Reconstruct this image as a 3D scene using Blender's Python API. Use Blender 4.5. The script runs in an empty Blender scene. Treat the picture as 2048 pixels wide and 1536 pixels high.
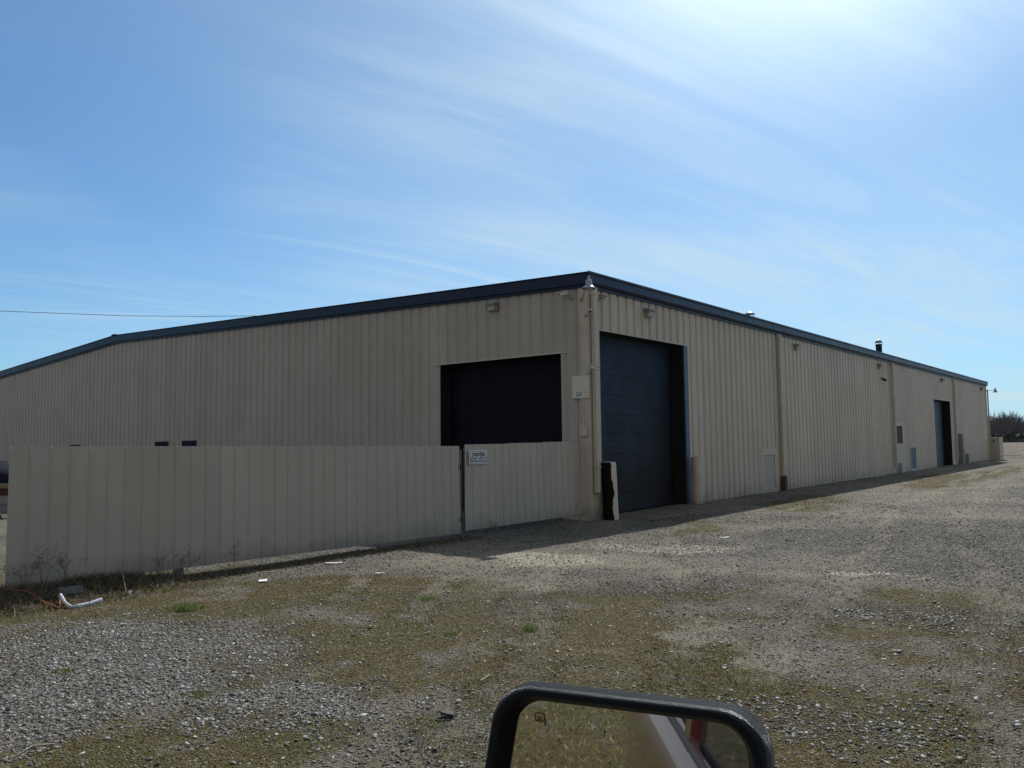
import bpy, math, random
import numpy as np
from mathutils import Vector, Matrix

sc = bpy.context.scene
R = math.radians
random.seed(7)
rng = np.random.default_rng(11)

# ------------------------------------------------------------------ camera
CAM = Vector((-15.321, -10.087, 1.65))
yaw, pitch, roll = R(38.7), R(4.35), R(-0.66)
F = Vector((math.cos(yaw) * math.cos(pitch), math.sin(yaw) * math.cos(pitch), math.sin(pitch)))
Rt = Vector((math.sin(yaw), -math.cos(yaw), 0))
Up = Rt.cross(F)
R2 = Rt * math.cos(roll) + Up * math.sin(roll)
U2 = Up * math.cos(roll) - Rt * math.sin(roll)
cd = bpy.data.cameras.new('camera')
cam = bpy.data.objects.new('camera', cd)
sc.collection.objects.link(cam)
m = Matrix((R2, U2, -F)).transposed().to_4x4()
m.translation = CAM
cam.matrix_world = m
cd.sensor_width = 36
cd.lens = 36 * 1640 / 2048
cd.clip_start = 0.02
cd.clip_end = 6000
sc.camera = cam

# ------------------------------------------------------------------ sky, sun, exposure
SUN_EL, SUN_AZ = R(42.0), R(17.1)
SUNV = Vector((math.cos(SUN_EL) * math.cos(SUN_AZ), math.cos(SUN_EL) * math.sin(SUN_AZ), math.sin(SUN_EL)))
world = bpy.data.worlds.new('World')
sc.world = world
world.use_nodes = True
wt = world.node_tree
wt.nodes.clear()


def N(t, kind, **kw):
    n = t.nodes.new(kind)
    for k, v in kw.items():
        if k.startswith('i_'):
            k2 = k[2:]
            n.inputs[int(k2) if k2.isdigit() else k2.replace('_', ' ')].default_value = v
        else:
            setattr(n, k, v)
    return n


def math_n(t, op, a, b=None, c=None, clamp=False):
    n = t.nodes.new('ShaderNodeMath')
    n.operation = op
    n.use_clamp = clamp
    for i, v in enumerate((a, b, c)):
        if v is None:
            continue
        if isinstance(v, (int, float)):
            n.inputs[i].default_value = v
        else:
            t.links.new(v, n.inputs[i])
    return n.outputs[0]


def mixc(t, fac, a, b, blend='MIX'):
    n = t.nodes.new('ShaderNodeMix')
    n.data_type = 'RGBA'
    n.blend_type = blend
    n.clamp_factor = True
    for s, v in ((n.inputs[0], fac), (n.inputs[6], a), (n.inputs[7], b)):
        if isinstance(v, (int, float)):
            s.default_value = v
        elif isinstance(v, (tuple, list)):
            s.default_value = tuple(v) + ((1,) if len(v) == 3 else ())
        else:
            t.links.new(v, s)
    return n.outputs[2]


def ramp(t, fac, pts):
    n = t.nodes.new('ShaderNodeValToRGB')
    cr = n.color_ramp
    while len(cr.elements) < len(pts):
        cr.elements.new(0.5)
    for e, (p, c) in zip(cr.elements, pts):
        e.position = p
        e.color = (c, c, c, 1) if isinstance(c, (int, float)) else tuple(c) + (1,)
    t.links.new(fac, n.inputs[0])
    return n.outputs[0]


sky = N(wt, 'ShaderNodeTexSky', sky_type='NISHITA', sun_disc=False, sun_elevation=SUN_EL,
        sun_rotation=R(90) - SUN_AZ, altitude=200, air_density=1.0, dust_density=0.35, ozone_density=2.2)
tc = N(wt, 'ShaderNodeTexCoord')
sep = N(wt, 'ShaderNodeSeparateXYZ')
wt.links.new(tc.outputs['Generated'], sep.inputs[0])
zz = math_n(wt, 'ADD', math_n(wt, 'MAXIMUM', sep.outputs[2], 0.0), 0.16)
cx_ = math_n(wt, 'DIVIDE', sep.outputs[0], zz)
cy_ = math_n(wt, 'DIVIDE', sep.outputs[1], zz)
comb = N(wt, 'ShaderNodeCombineXYZ')
wt.links.new(cx_, comb.inputs[0])
wt.links.new(cy_, comb.inputs[1])


def cirrus(rot, scale, loc, nscale, detail, dist, lo, hi):
    m0 = N(wt, 'ShaderNodeMapping')
    m0.inputs['Rotation'].default_value = (0, 0, rot)
    wt.links.new(comb.outputs[0], m0.inputs[0])
    mp = N(wt, 'ShaderNodeMapping')
    mp.inputs['Scale'].default_value = scale
    mp.inputs['Location'].default_value = loc
    wt.links.new(m0.outputs[0], mp.inputs[0])
    no = N(wt, 'ShaderNodeTexNoise', i_Scale=nscale, i_Detail=detail, i_Roughness=0.64, i_Distortion=dist)
    wt.links.new(mp.outputs[0], no.inputs['Vector'])
    return ramp(wt, no.outputs[0], [(lo, 0.0), (hi, 1.0)])


c1 = cirrus(R(32), (0.45, 1.5, 1), (7.7, 8.8, 0), 0.8, 7, 0.9, 0.36, 0.80)
c2 = cirrus(R(20), (0.45, 2.6, 1), (11.0, 4.4, 0), 1.3, 10, 1.6, 0.44, 0.80)
c3 = cirrus(R(0), (0.5, 0.5, 1), (2.2, 11.0, 0), 0.55, 3, 0.2, 0.30, 0.66)
veil = math_n(wt, 'MULTIPLY', c1, c3)
veil = math_n(wt, 'ADD', math_n(wt, 'MULTIPLY', veil, 0.50), math_n(wt, 'MULTIPLY', math_n(wt, 'MULTIPLY', c2, c3), 0.45), clamp=True)
# scattering of sunlight in the thin cloud veil round the sun
dot = N(wt, 'ShaderNodeVectorMath', operation='DOT_PRODUCT')
nrm = N(wt, 'ShaderNodeVectorMath', operation='NORMALIZE')
wt.links.new(tc.outputs['Generated'], nrm.inputs[0])
wt.links.new(nrm.outputs[0], dot.inputs[0])
dot.inputs[1].default_value = SUNV
dpos = math_n(wt, 'MAXIMUM', dot.outputs['Value'], 0.0)
aure = math_n(wt, 'ADD', math_n(wt, 'MULTIPLY', math_n(wt, 'POWER', dpos, 6.0), 0.07),
              math_n(wt, 'MULTIPLY', math_n(wt, 'POWER', dpos, 44.0), 1.7))
skys = N(wt, 'ShaderNodeVectorMath', operation='SCALE')
skys.inputs['Scale'].default_value = 0.100
wt.links.new(sky.outputs[0], skys.inputs[0])
tint = mixc(wt, 1.0, skys.outputs[0], (0.49, 0.84, 1.10), 'MULTIPLY')
near_sun = ramp(wt, dpos, [(0.40, 0.22), (0.90, 1.0)])
veil = math_n(wt, 'MULTIPLY', math_n(wt, 'ADD', math_n(wt, 'MULTIPLY', veil, 2.1), math_n(wt, 'MULTIPLY', near_sun, 0.26)), near_sun, clamp=True)
low = math_n(wt, 'MULTIPLY', math_n(wt, 'POWER', math_n(wt, 'SUBTRACT', 1.0, math_n(wt, 'MAXIMUM', sep.outputs[2], 0.0), clamp=True), 9.0), 0.75)
tint = mixc(wt, low, tint, (0.40, 0.64, 0.84))
cl = mixc(wt, veil, tint, (0.57, 0.74, 0.84))
# grey cloud added in the unseen sky behind the camera to neutralise wall light
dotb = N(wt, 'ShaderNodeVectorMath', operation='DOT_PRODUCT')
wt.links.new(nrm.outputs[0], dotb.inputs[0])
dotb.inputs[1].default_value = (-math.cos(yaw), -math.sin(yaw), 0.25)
sky_fill = ramp(wt, dotb.outputs['Value'], [(0.0, 0.0), (0.45, 1.0)])
sky_fill = math_n(wt, 'MULTIPLY', sky_fill, math_n(wt, 'ADD', math_n(wt, 'MULTIPLY', c3, 0.35), 0.62), clamp=True)
cl = mixc(wt, sky_fill, cl, (0.36, 0.35, 0.335))
gl = mixc(wt, 1.0, (0.93, 0.97, 1.0), (1, 1, 1))
gsc = N(wt, 'ShaderNodeVectorMath', operation='SCALE')
gsc.inputs[0].default_value = (0.95, 0.97, 0.95)
wt.links.new(aure, gsc.inputs['Scale'])
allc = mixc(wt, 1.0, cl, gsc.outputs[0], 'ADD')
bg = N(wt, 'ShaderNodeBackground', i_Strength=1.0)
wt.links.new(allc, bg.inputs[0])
wo = N(wt, 'ShaderNodeOutputWorld')
wt.links.new(bg.outputs[0], wo.inputs[0])

sd = bpy.data.lights.new('sun', 'SUN')
sd.energy = 4.6
sd.angle = R(0.6)
sd.color = (1.0, 0.965, 0.91)
sun = bpy.data.objects.new('sun', sd)
sc.collection.objects.link(sun)
sun.rotation_euler = SUNV.to_track_quat('Z', 'Y').to_euler()

sc.view_settings.view_transform = 'Standard'
sc.view_settings.look = 'None'
sc.view_settings.gamma = 1
sc.view_settings.use_curve_mapping = False
sc.view_settings.exposure = 0.0
sc.cycles.max_bounces = 6
sc.cycles.diffuse_bounces = 3
sc.cycles.glossy_bounces = 4

# ------------------------------------------------------------------ helpers
col = sc.collection


def tag(o, label=None, cat=None, group=None, kind=None):
    if label: o['label'] = label
    if cat: o['category'] = cat
    if group: o['group'] = group
    if kind: o['kind'] = kind
    return o


def empty(name, loc=(0, 0, 0), label=None, cat=None, group=None):
    o = bpy.data.objects.new(name, None)
    o.empty_display_size = 0.3
    col.objects.link(o)
    o.location = loc
    tag(o, label, cat, group)
    return o


class MB:
    """collects polygons and links them as one mesh object"""
    def __init__(s):
        s.v, s.f, s.mi, s.sm = [], [], [], []

    def poly(s, pts, mi=0, smooth=False):
        b = len(s.v)
        s.v += [tuple(p) for p in pts]
        s.f.append(tuple(range(b, b + len(pts))))
        s.mi.append(mi); s.sm.append(smooth)

    def grid(s, rows, mi=0, smooth=False, closed=False):
        b = len(s.v)
        n = len(rows[0])
        for r in rows:
            s.v += [tuple(p) for p in r]
        for i in range(len(rows) - 1):
            for j in range(n if closed else n - 1):
                k = (j + 1) % n
                s.f.append((b + i * n + j, b + i * n + k, b + (i + 1) * n + k, b + (i + 1) * n + j))
                s.mi.append(mi); s.sm.append(smooth)

    def box(s, x0, x1, y0, y1, z0, z1, mi=0, bev=0.0, sh=0.0):
        """axis box; sh shears z by sh*x"""
        def q(x, y, z): return (x, y, z + sh * x)
        if bev <= 0:
            c = [q(x, y, z) for z in (z0, z1) for y in (y0, y1) for x in (x0, x1)]
            for f in ((0, 2, 3, 1), (4, 5, 7, 6), (0, 1, 5, 4), (2, 6, 7, 3), (0, 4, 6, 2), (1, 3, 7, 5)):
                s.poly([c[i] for i in f], mi)
            return
        b = min(bev, (x1 - x0) * .45, (y1 - y0) * .45, (z1 - z0) * .45)
        rings = []
        for z, k in ((z0, b), (z0 + b, 0), (z1 - b, 0), (z1, b)):
            xa, xb, ya, yb = x0 + k, x1 - k, y0 + k, y1 - k
            e = b * .6 if k == 0 else b * .3
            rings.append([q(xa + e, ya, z), q(xb - e, ya, z), q(xb, ya + e, z), q(xb, yb - e, z),
                          q(xb - e, yb, z), q(xa + e, yb, z), q(xa, yb - e, z), q(xa, ya + e, z)])
        s.grid(rings, mi, closed=True)
        s.poly(rings[0][::-1], mi)
        s.poly(rings[-1], mi)

    def obox(s, c, ax, ay, az, mi=0):
        c, ax, ay, az = map(Vector, (c, ax, ay, az))
        p = [c + ax * i + ay * j + az * k for k in (-1, 1) for j in (-1, 1) for i in (-1, 1)]
        for f in ((0, 2, 3, 1), (4, 5, 7, 6), (0, 1, 5, 4), (2, 6, 7, 3), (0, 4, 6, 2), (1, 3, 7, 5)):
            s.poly([p[i] for i in f], mi)

    def tube(s, pts, r, n=8, mi=0, smooth=True, caps=True):
        pts = [Vector(p) for p in pts]
        rs = r if isinstance(r, (list, tuple)) else [r] * len(pts)
        rows = []
        for i, p in enumerate(pts):
            d = (pts[min(i + 1, len(pts) - 1)] - pts[max(i - 1, 0)]).normalized()
            ref = Vector((0, 0, 1)) if abs(d.z) < .9 else Vector((1, 0, 0))
            a = d.cross(ref).normalized()
            b = d.cross(a)
            rows.append([p + (a * math.cos(t) + b * math.sin(t)) * rs[i] for t in [2 * math.pi * k / n for k in range(n)]])
        s.grid(rows, mi, smooth, closed=True)
        if caps:
            s.poly(rows[0][::-1], mi)
            s.poly(rows[-1], mi)

    def lathe(s, c, prof, n=20, mi=0, axis=None):
        c = Vector(c)
        rows = []
        for r, z in prof:
            rows.append([c + Vector((r * math.cos(2 * math.pi * k / n), r * math.sin(2 * math.pi * k / n), z)) for k in range(n)])
        if axis is not None:
            q = Vector((0, 0, 1)).rotation_difference(Vector(axis))
            rows = [[c + q @ (p - c) for p in rr] for rr in rows]
        s.grid(rows, mi, True, closed=True)
        s.poly(rows[0][::-1], mi)
        s.poly(rows[-1], mi)

    def build(s, name, mats, parent=None, weld=False):
        me = bpy.data.meshes.new(name)
        me.from_pydata(s.v, [], s.f)
        for mt in (mats if isinstance(mats, (list, tuple)) else [mats]):
            me.materials.append(mt)
        me.polygons.foreach_set('material_index', s.mi)
        me.polygons.foreach_set('use_smooth', s.sm)
        me.update()
        o = bpy.data.objects.new(name, me)
        col.objects.link(o)
        if parent is not None:
            o.parent = parent
            o.matrix_parent_inverse = Matrix.Translation(-Vector(parent.location)) if parent.type == 'EMPTY' and parent.parent is None else Matrix()
        return o


# NOTE: children are modelled in world coordinates; matrix_parent_inverse keeps them there
def build(mb, name, mats, parent=None):
    o = mb.build(name, mats, None)
    if parent is not None:
        o.parent = parent
        w = Vector(parent.location)
        q = parent.parent
        while q is not None:
            w += Vector(q.location); q = q.parent
        o.matrix_parent_inverse = Matrix.Identity(4)
        # shift mesh so that the parent's world location is its origin
        if w.length > 0:
            o.data.transform(Matrix.Translation(-w))
    return o


def mat(name, base, rough=0.6, metal=0.0, spec=0.5, var=0.0, vscale=3.0, bump=0.0, bscale=40.0, coat=0.0, streak=None, dirt=None, var_col=None, sheets=None):
    mt = bpy.data.materials.new(name)
    mt.use_nodes = True
    t = mt.node_tree
    b = t.nodes['Principled BSDF']
    b.inputs['Roughness'].default_value = rough
    b.inputs['Metallic'].default_value = metal
    b.inputs['Specular IOR Level'].default_value = spec
    b.inputs['Coat Weight'].default_value = coat
    b.inputs['Coat Roughness'].default_value = 0.03
    colr = None
    tcn = N(t, 'ShaderNodeTexCoord')
    geo = N(t, 'ShaderNodeNewGeometry')
    if var > 0:
        no = N(t, 'ShaderNodeTexNoise', i_Scale=vscale, i_Detail=6, i_Roughness=0.6)
        t.links.new(geo.outputs['Position'], no.inputs['Vector'])
        f = ramp(t, no.outputs[0], [(0.3, 0.0), (0.7, 1.0)])
        vc = var_col if var_col else tuple(c * (1 - var) for c in base)
        colr = mixc(t, f, base, vc)
        rr = math_n(t, 'ADD', math_n(t, 'MULTIPLY', no.outputs[0], 0.25), rough - 0.12)
        t.links.new(rr, b.inputs['Roughness'])
    if streak:
        # vertical run-off stains: (strength, colour)
        mp = N(t, 'ShaderNodeMapping')
        mp.inputs['Scale'].default_value = (9, 9, 0.35)
        t.links.new(geo.outputs['Position'], mp.inputs[0])
        no = N(t, 'ShaderNodeTexNoise', i_Scale=1.0, i_Detail=5, i_Roughness=0.65)
        t.links.new(mp.outputs[0], no.inputs['Vector'])
        f = math_n(t, 'MULTIPLY', ramp(t, no.outputs[0], [(0.45, 0.0), (0.8, 1.0)]), streak[0])
        colr = mixc(t, f, colr if colr is not None else base, streak[1])
    if dirt:
        # splash dirt near the ground with a ragged upper edge: (height, colour, strength)
        sp = N(t, 'ShaderNodeSeparateXYZ')
        t.links.new(geo.outputs['Position'], sp.inputs[0])
        no = N(t, 'ShaderNodeTexNoise', i_Scale=2.2, i_Detail=7, i_Roughness=0.7)
        t.links.new(geo.outputs['Position'], no.inputs['Vector'])
        zf = math_n(t, 'DIVIDE', sp.outputs[2], dirt[0])
        f = math_n(t, 'SUBTRACT', math_n(t, 'MULTIPLY', no.outputs[0], 1.7), zf)
        f = math_n(t, 'MULTIPLY', ramp(t, f, [(0.1, 0.0), (0.75, 1.0)]), dirt[2])
        colr = mixc(t, f, colr if colr is not None else base, dirt[1])
    if sheets:
        # each sheet of cladding has weathered a little differently: (axis, width, phase)
        sp = N(t, 'ShaderNodeSeparateXYZ')
        t.links.new(geo.outputs['Position'], sp.inputs[0])
        k_ = math_n(t, 'FLOOR', math_n(t, 'DIVIDE', math_n(t, 'SUBTRACT', sp.outputs[sheets[0]], sheets[2]), sheets[1]))
        wn = N(t, 'ShaderNodeTexWhiteNoise', noise_dimensions='1D')
        t.links.new(k_, wn.inputs['W'])
        colr = mixc(t, math_n(t, 'MULTIPLY', wn.outputs['Value'], .22), colr, (0.25, 0.225, 0.185))
    if colr is not None:
        t.links.new(colr, b.inputs['Base Color'])
    else:
        b.inputs['Base Color'].default_value = tuple(base) + (1,)
    if bump > 0:
        no = N(t, 'ShaderNodeTexNoise', i_Scale=bscale, i_Detail=4)
        t.links.new(geo.outputs['Position'], no.inputs['Vector'])
        bp = N(t, 'ShaderNodeBump', i_Strength=bump, i_Distance=0.01)
        t.links.new(no.outputs[0], bp.inputs['Height'])
        t.links.new(bp.outputs[0], b.inputs['Normal'])
    return mt


STAIN = (0.20, 0.175, 0.12)
M = {
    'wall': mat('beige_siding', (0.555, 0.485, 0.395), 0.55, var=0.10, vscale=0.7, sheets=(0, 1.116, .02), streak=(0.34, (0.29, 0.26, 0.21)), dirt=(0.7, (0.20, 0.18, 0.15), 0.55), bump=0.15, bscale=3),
    'wall_shaded': mat('beige_siding_shaded', (0.445, 0.40, 0.34), 0.55, var=0.12, vscale=0.8, sheets=(1, 1.002, .33), streak=(0.34, (0.27, 0.25, 0.21)), bump=0.15, bscale=3),  # same siding as the side wall, darkened to carry the gable's shade
    'trim': mat('beige_trim', (0.56, 0.495, 0.40), 0.5, var=0.16, vscale=2.0, streak=(0.6, (0.30, 0.265, 0.18)), dirt=(0.5, (0.17, 0.15, 0.13), 0.6)),
    'fence': mat('grey_beige_panel', (0.45, 0.405, 0.345), 0.5, sheets=(0, .6645, -11.6), var=0.10, vscale=1.3, streak=(0.3, (0.30, 0.28, 0.24)), dirt=(0.45, (0.17, 0.16, 0.14), 0.6)),
    'navy': mat('navy_trim', (0.010, 0.018, 0.050), 0.42, spec=0.3, var=0.25, vscale=4),
    'roof': mat('dark_roof_metal', (0.03, 0.04, 0.07), 0.8, spec=0.08),
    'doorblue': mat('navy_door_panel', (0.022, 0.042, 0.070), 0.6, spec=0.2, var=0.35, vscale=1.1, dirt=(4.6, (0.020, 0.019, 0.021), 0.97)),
    'doorblue2': mat('faded_blue_door_panel', (0.036, 0.066, 0.10), 0.5, var=0.3, vscale=1.1, dirt=(0.5, (0.10, 0.15, 0.19), 0.8)),
    'blackdoor': mat('black_door_panel', (0.009, 0.010, 0.018), 0.7, spec=0.12, var=0.2, vscale=1.0),
    'jamb': mat('blue_jamb_trim', (0.05, 0.085, 0.15), 0.45, var=0.3, vscale=2.5),
    'black': mat('black_gap', (0.006, 0.006, 0.007), 0.8),
    'galv': mat('galvanised', (0.30, 0.31, 0.33), 0.42, metal=0.75, var=0.25, vscale=9),
    'lampmetal': mat('grey_lamp_metal', (0.34, 0.36, 0.42), 0.28, metal=0.7, var=0.2, vscale=12),
    'whiteplastic': mat('white_plastic', (0.62, 0.62, 0.62), 0.4, var=0.15, vscale=14),
    'darkglass': mat('dark_glass', (0.01, 0.012, 0.014), 0.08, spec=0.8),
    'lens': mat('pale_lens', (0.45, 0.45, 0.42), 0.25),
    'greypaint': mat('grey_paint', (0.24, 0.24, 0.25), 0.5, var=0.3, vscale=5),
    'fixture': mat('weathered_beige_fixture', (0.36, 0.33, 0.27), 0.5, var=0.3, vscale=9, dirt=None),
    'rust': mat('rusty_steel', (0.10, 0.055, 0.035), 0.8, var=0.5, vscale=10, bump=0.4, bscale=60),
    'signwhite': mat('sign_white', (0.78, 0.78, 0.76), 0.35),
    'signblack': mat('sign_black', (0.01, 0.01, 0.014), 0.4),
    'signblue': mat('sign_blue', (0.015, 0.035, 0.12), 0.4),
    'post': mat('weathered_wood_post', (0.16, 0.15, 0.15), 0.85, var=0.4, vscale=12, bump=0.4, bscale=30),
    'concrete': mat('concrete', (0.30, 0.29, 0.27), 0.85, var=0.3, vscale=6, bump=0.3, bscale=50),
    'boarded': mat('dusty_dark_pane', (0.035, 0.03, 0.026), 0.7, spec=0.2, var=0.7, vscale=6, var_col=(0.11, 0.095, 0.08)),
    'louver': mat('louver_grey', (0.11, 0.12, 0.12), 0.5, var=0.25, vscale=8),
    'copper': mat('orange_wire', (0.40, 0.13, 0.06), 0.55, var=0.35, vscale=20),
    'pvc': mat('white_pipe', (0.62, 0.66, 0.72), 0.35, var=0.12, vscale=30),
    'paper': mat('white_paper', (0.75, 0.76, 0.78), 0.6, var=0.15, vscale=30),
    'twig': mat('dry_twig', (0.32, 0.27, 0.21), 0.8, var=0.4, vscale=30),
    'weed': mat('dead_weed', (0.12, 0.105, 0.075), 0.85, var=0.4, vscale=30),
    'blackplastic': mat('black_textured_plastic', (0.010, 0.0105, 0.012), 0.33, spec=0.42, bump=.8, bscale=1400),
    'rubber': mat('black_rubber', (0.02, 0.02, 0.02), 0.8),
    'redpaint': mat('dark_red_paint', (0.030, 0.005, 0.006), 0.30, spec=0.6, coat=1.0),
    'redstrip': mat('bright_red_pillar', (0.55, 0.015, 0.04), 0.4),
    'interior': mat('dark_cab_fabric', (0.035, 0.033, 0.032), 0.9),
    'amber': mat('red_lamp_lens', (0.35, 0.01, 0.01), 0.15),
    'chrome': mat('chrome', (0.6, 0.6, 0.62), 0.12, metal=1.0),
    'tarp': mat('blue_grey_tarp', (0.018, 0.024, 0.035), 0.85, spec=0.1, var=0.5, vscale=3),
    'wood': mat('tan_timber', (0.28, 0.20, 0.13), 0.8, var=0.3, vscale=8),
    'cable': mat('black_cable', (0.02, 0.02, 0.022), 0.6),
}
mm = bpy.data.materials.new('mirror_glass')
mm.use_nodes = True
b = mm.node_tree.nodes['Principled BSDF']
b.inputs['Metallic'].default_value = 1.0
b.inputs['Roughness'].default_value = 0.015
b.inputs['Base Color'].default_value = (0.80, 0.81, 0.82, 1)
M['mirror'] = mm
gm = bpy.data.materials.new('vehicle_glass')
gm.use_nodes = True
b = gm.node_tree.nodes['Principled BSDF']
b.inputs['Base Color'].default_value = (0.012, 0.016, 0.018, 1)
b.inputs['Roughness'].default_value = 0.03
b.inputs['Specular IOR Level'].default_value = 0.9
M['glass'] = gm


# ------------------------------------------------------------------ noise + terrain
def vnoise(x, y, seed=0):
    xi, yi = np.floor(x).astype(np.int64), np.floor(y).astype(np.int64)
    fx, fy = x - xi, y - yi
    fx, fy = fx * fx * (3 - 2 * fx), fy * fy * (3 - 2 * fy)

    def h(i, j):
        n = (i * 374761393 + j * 668265263 + seed * 1442695041) & 0xffffffff
        n = ((n ^ (n >> 13)) * 1274126177) & 0xffffffff
        return ((n ^ (n >> 16)) & 0xffff) / 65535.0
    return (h(xi, yi) * (1 - fx) + h(xi + 1, yi) * fx) * (1 - fy) + (h(xi, yi + 1) * (1 - fx) + h(xi + 1, yi + 1) * fx) * fy


def fbm(x, y, seed=0, oct=4):
    s, a, tot = 0, 1.0, 0
    for o in range(oct):
        s = s + a * vnoise(x * 2 ** o, y * 2 ** o, seed + o * 17)
        tot += a
        a *= 0.55
    return s / tot


SLOPE = 0.0055


def ground_z(x, y):
    x = np.asarray(x, float); y = np.asarray(y, float)
    base = SLOPE * np.clip(x, 0, 60)
    near = np.exp(-(((x + 6) / 30) ** 2 + ((y + 3) / 25) ** 2))
    z = base + near * ((fbm(x * .35, y * .35, 3) - .5) * .05 + (fbm(x * 2.3, y * 2.3, 5) - .5) * .022)
    # soil heaped along the left end of the fence
    wob = (fbm(x * 1.7, y * 1.7, 9) - .35)
    z = z + (.105 + 0.10 * wob) * np.exp(-(np.clip(np.abs(y - .15) - .15, 0, 9) / .24) ** 2) * (1 / (1 + np.exp((x + 9.9) / .22)))
    z = z - 0.05 * np.exp(-((y + .62) / .22) ** 2) * (1 / (1 + np.exp((x + 9.9) / .4)))
    # ground packed against the building
    z = z + 0.05 * np.exp(-((y + .1) / .5) ** 2) * (x > 4.0) * (x < 51)
    return z


PATCH = [('g', -11.97, -3.14, 1.5, 1.3, 1.121), ('g', -12.85, -4.21, 0.8, 0.7, 1.173), ('g', -11.96, -5.4, 0.68, 0.67, 0.949),
 ('m', -9.0, -2.41, 1.23, 1.06, 0.882), ('m', -9.63, -4.76, 1.1, 0.74, 0.752), ('m', 7.31, -2.2, 3.5, 1.0, 0.25), ('m', 20.8, -2.9, 7.5, 1.0, 0.12),
 ('m', -12.56, -5.56, 0.56, 0.59, 1.023), ('m', -10.93, -5.35, 0.59, 0.61, 0.823), ('t', -9.34, -6.46, 0.87, 0.98, 0.545), ('t', -5.79, -2.65, 0.95, 1.81, 0.663),
 ('w', -5.45, -2.67, 0.66, 0.82, 0.644), ('w', -3.38, -3.63, 0.78, 1.26, 0.496), ('t', -5.35, -5.75, 0.62, 1.22, 0.41), ('w', -4.38, -7.16, 0.25, 0.55, 0.261),
 ('t', -9.08, -7.63, 0.62, 0.52, 0.375), ('t', -7.66, -3.08, 0.77, 1.37, 0.741), ('d', 0.07, -6.32, 3.45, 2.13, 0.24), ('d', -6.09, -5.69, 0.74, 0.82, 0.444),
 ('d', -6.65, -8.16, 0.76, 0.92, 0.219), ('d', -6.81, -4.95, 0.53, 0.7, 0.543), ('d', -10.06, -8.47, 0.5, 0.6, 0.298),
 ('t', -7.96, -6.72, 0.41, 0.42, 0.429), ('d', -2.29, -7.86, 2.27, 0.8, 0.169),
 ('m', 57.5, -1.2, 4.0, 1.8, 0.1), ('m', 30, -3.5, 10, .8, .05), ('m', -0.5, -2.7, 1.8, .6, .3), ('m', -26.5, -8.5, 6.5, 9, 0.1), ('m', -9.5, .0, 1.6, .5, 0.1)]


def zones(x, y):
    x = np.asarray(x, float); y = np.asarray(y, float)
    w = {k: np.zeros_like(x) for k in 'gmtdw'}
    wx = x + (fbm(x * .9, y * .9, 21) - .5) * 1.6
    wy = y + (fbm(x * .9, y * .9, 31) - .5) * 1.6
    for k, cx, cy, a, b_, ang in PATCH:
        dx, dy = wx - cx, wy - cy
        u = dx * math.cos(ang) + dy * math.sin(ang)
        v = -dx * math.sin(ang) + dy * math.cos(ang)
        q = (u / a) ** 2 + (v / b_) ** 2
        w[k] = np.maximum(w[k], np.clip(1.35 - q, 0, 1))
    n1 = fbm(x * 1.3, y * 1.3, 41); n2 = fbm(x * 2.1 + 9, y * 2.1, 51); n3 = fbm(x * .6, y * .6, 61)
    left = 1 / (1 + np.exp((x + .55 * y + 9.5) / .7))        # grassy gravel side of the yard
    right = 1 - left
    gk = w['g'].copy()
    w['m'] = np.clip(w['m'] * (0.35 + 1.2 * n2) + left * np.clip((n1 - .27) * 3.4, 0, 1) * 1.15 * (1 - .75 * gk), 0, 1)
    w['g'] = np.clip(w['g'] + left * np.clip((n2 - .52) * 3, 0, 1) * .30 + right * .10 * n2, 0, 1)
    w['d'] = np.clip(w['d'] * (0.4 + 1.1 * n2) + right * np.clip((n3 - .42) * 3, 0, .8), 0, 1)
    w['t'] = np.clip(w['t'] * (0.4 + n1) + right * np.clip((.5 - n3) * 3, 0, .6), 0, 1)
    w['w'] = np.clip(w['w'] * (.35 + n2 * 1.4), 0, 1)
    tw = track_w(x, y) * np.clip(-.35 + 1.9 * fbm(x * .7, y * .7, 15), 0, .8)
    for k_ in 'gmd':
        w[k_] = w[k_] * (1 - .8 * tw)
    w['t'] = np.clip(w['t'] * .9 + .58 * tw, 0, 1)
    w['w'] = np.clip(w['w'] + .30 * tw * right, 0, 1)
    h1 = fbm(x * 5.1, y * 5.1, 71, 3); h2 = fbm(x * 4.3 + 3, y * 4.3, 81, 3)
    w['m'] = np.clip(w['m'] * (.30 + 1.6 * h1) - .35 * np.clip(h2 - .5, 0, 1), 0, 1)
    w['g'] = np.clip(w['g'] * (.3 + 1.4 * h2), 0, 1)
    return w


TRACKS = [([(-13, -8.6), (-9, -6.9), (-5, -4.6), (-1.5, -2.6), (1.5, -.8)], .26), ([(-12.2, -7.2), (-9.6, -5.7), (-5.8, -3.1), (-3.0, -1.7), (.3, -.6)], .22),
          ([(-12, -9.7), (-4, -8.3), (6, -6.3), (20, -4.9), (45, -4.3), (80, -4.6)], .26), ([(-10, -7.8), (-4, -6.7), (6, -4.8), (20, -3.5), (45, -3.0), (80, -3.0)], .26),
          ([(-9.5, -4.4), (-7.5, -2.9), (-4.5, -2.6), (1, -3.6), (10, -4.4), (22, -4.6)], .20), ([(-9.9, -3.4), (-7.6, -1.5), (-4.5, -1.3), (1, -2.2), (10, -3.1)], .18)]


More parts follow.
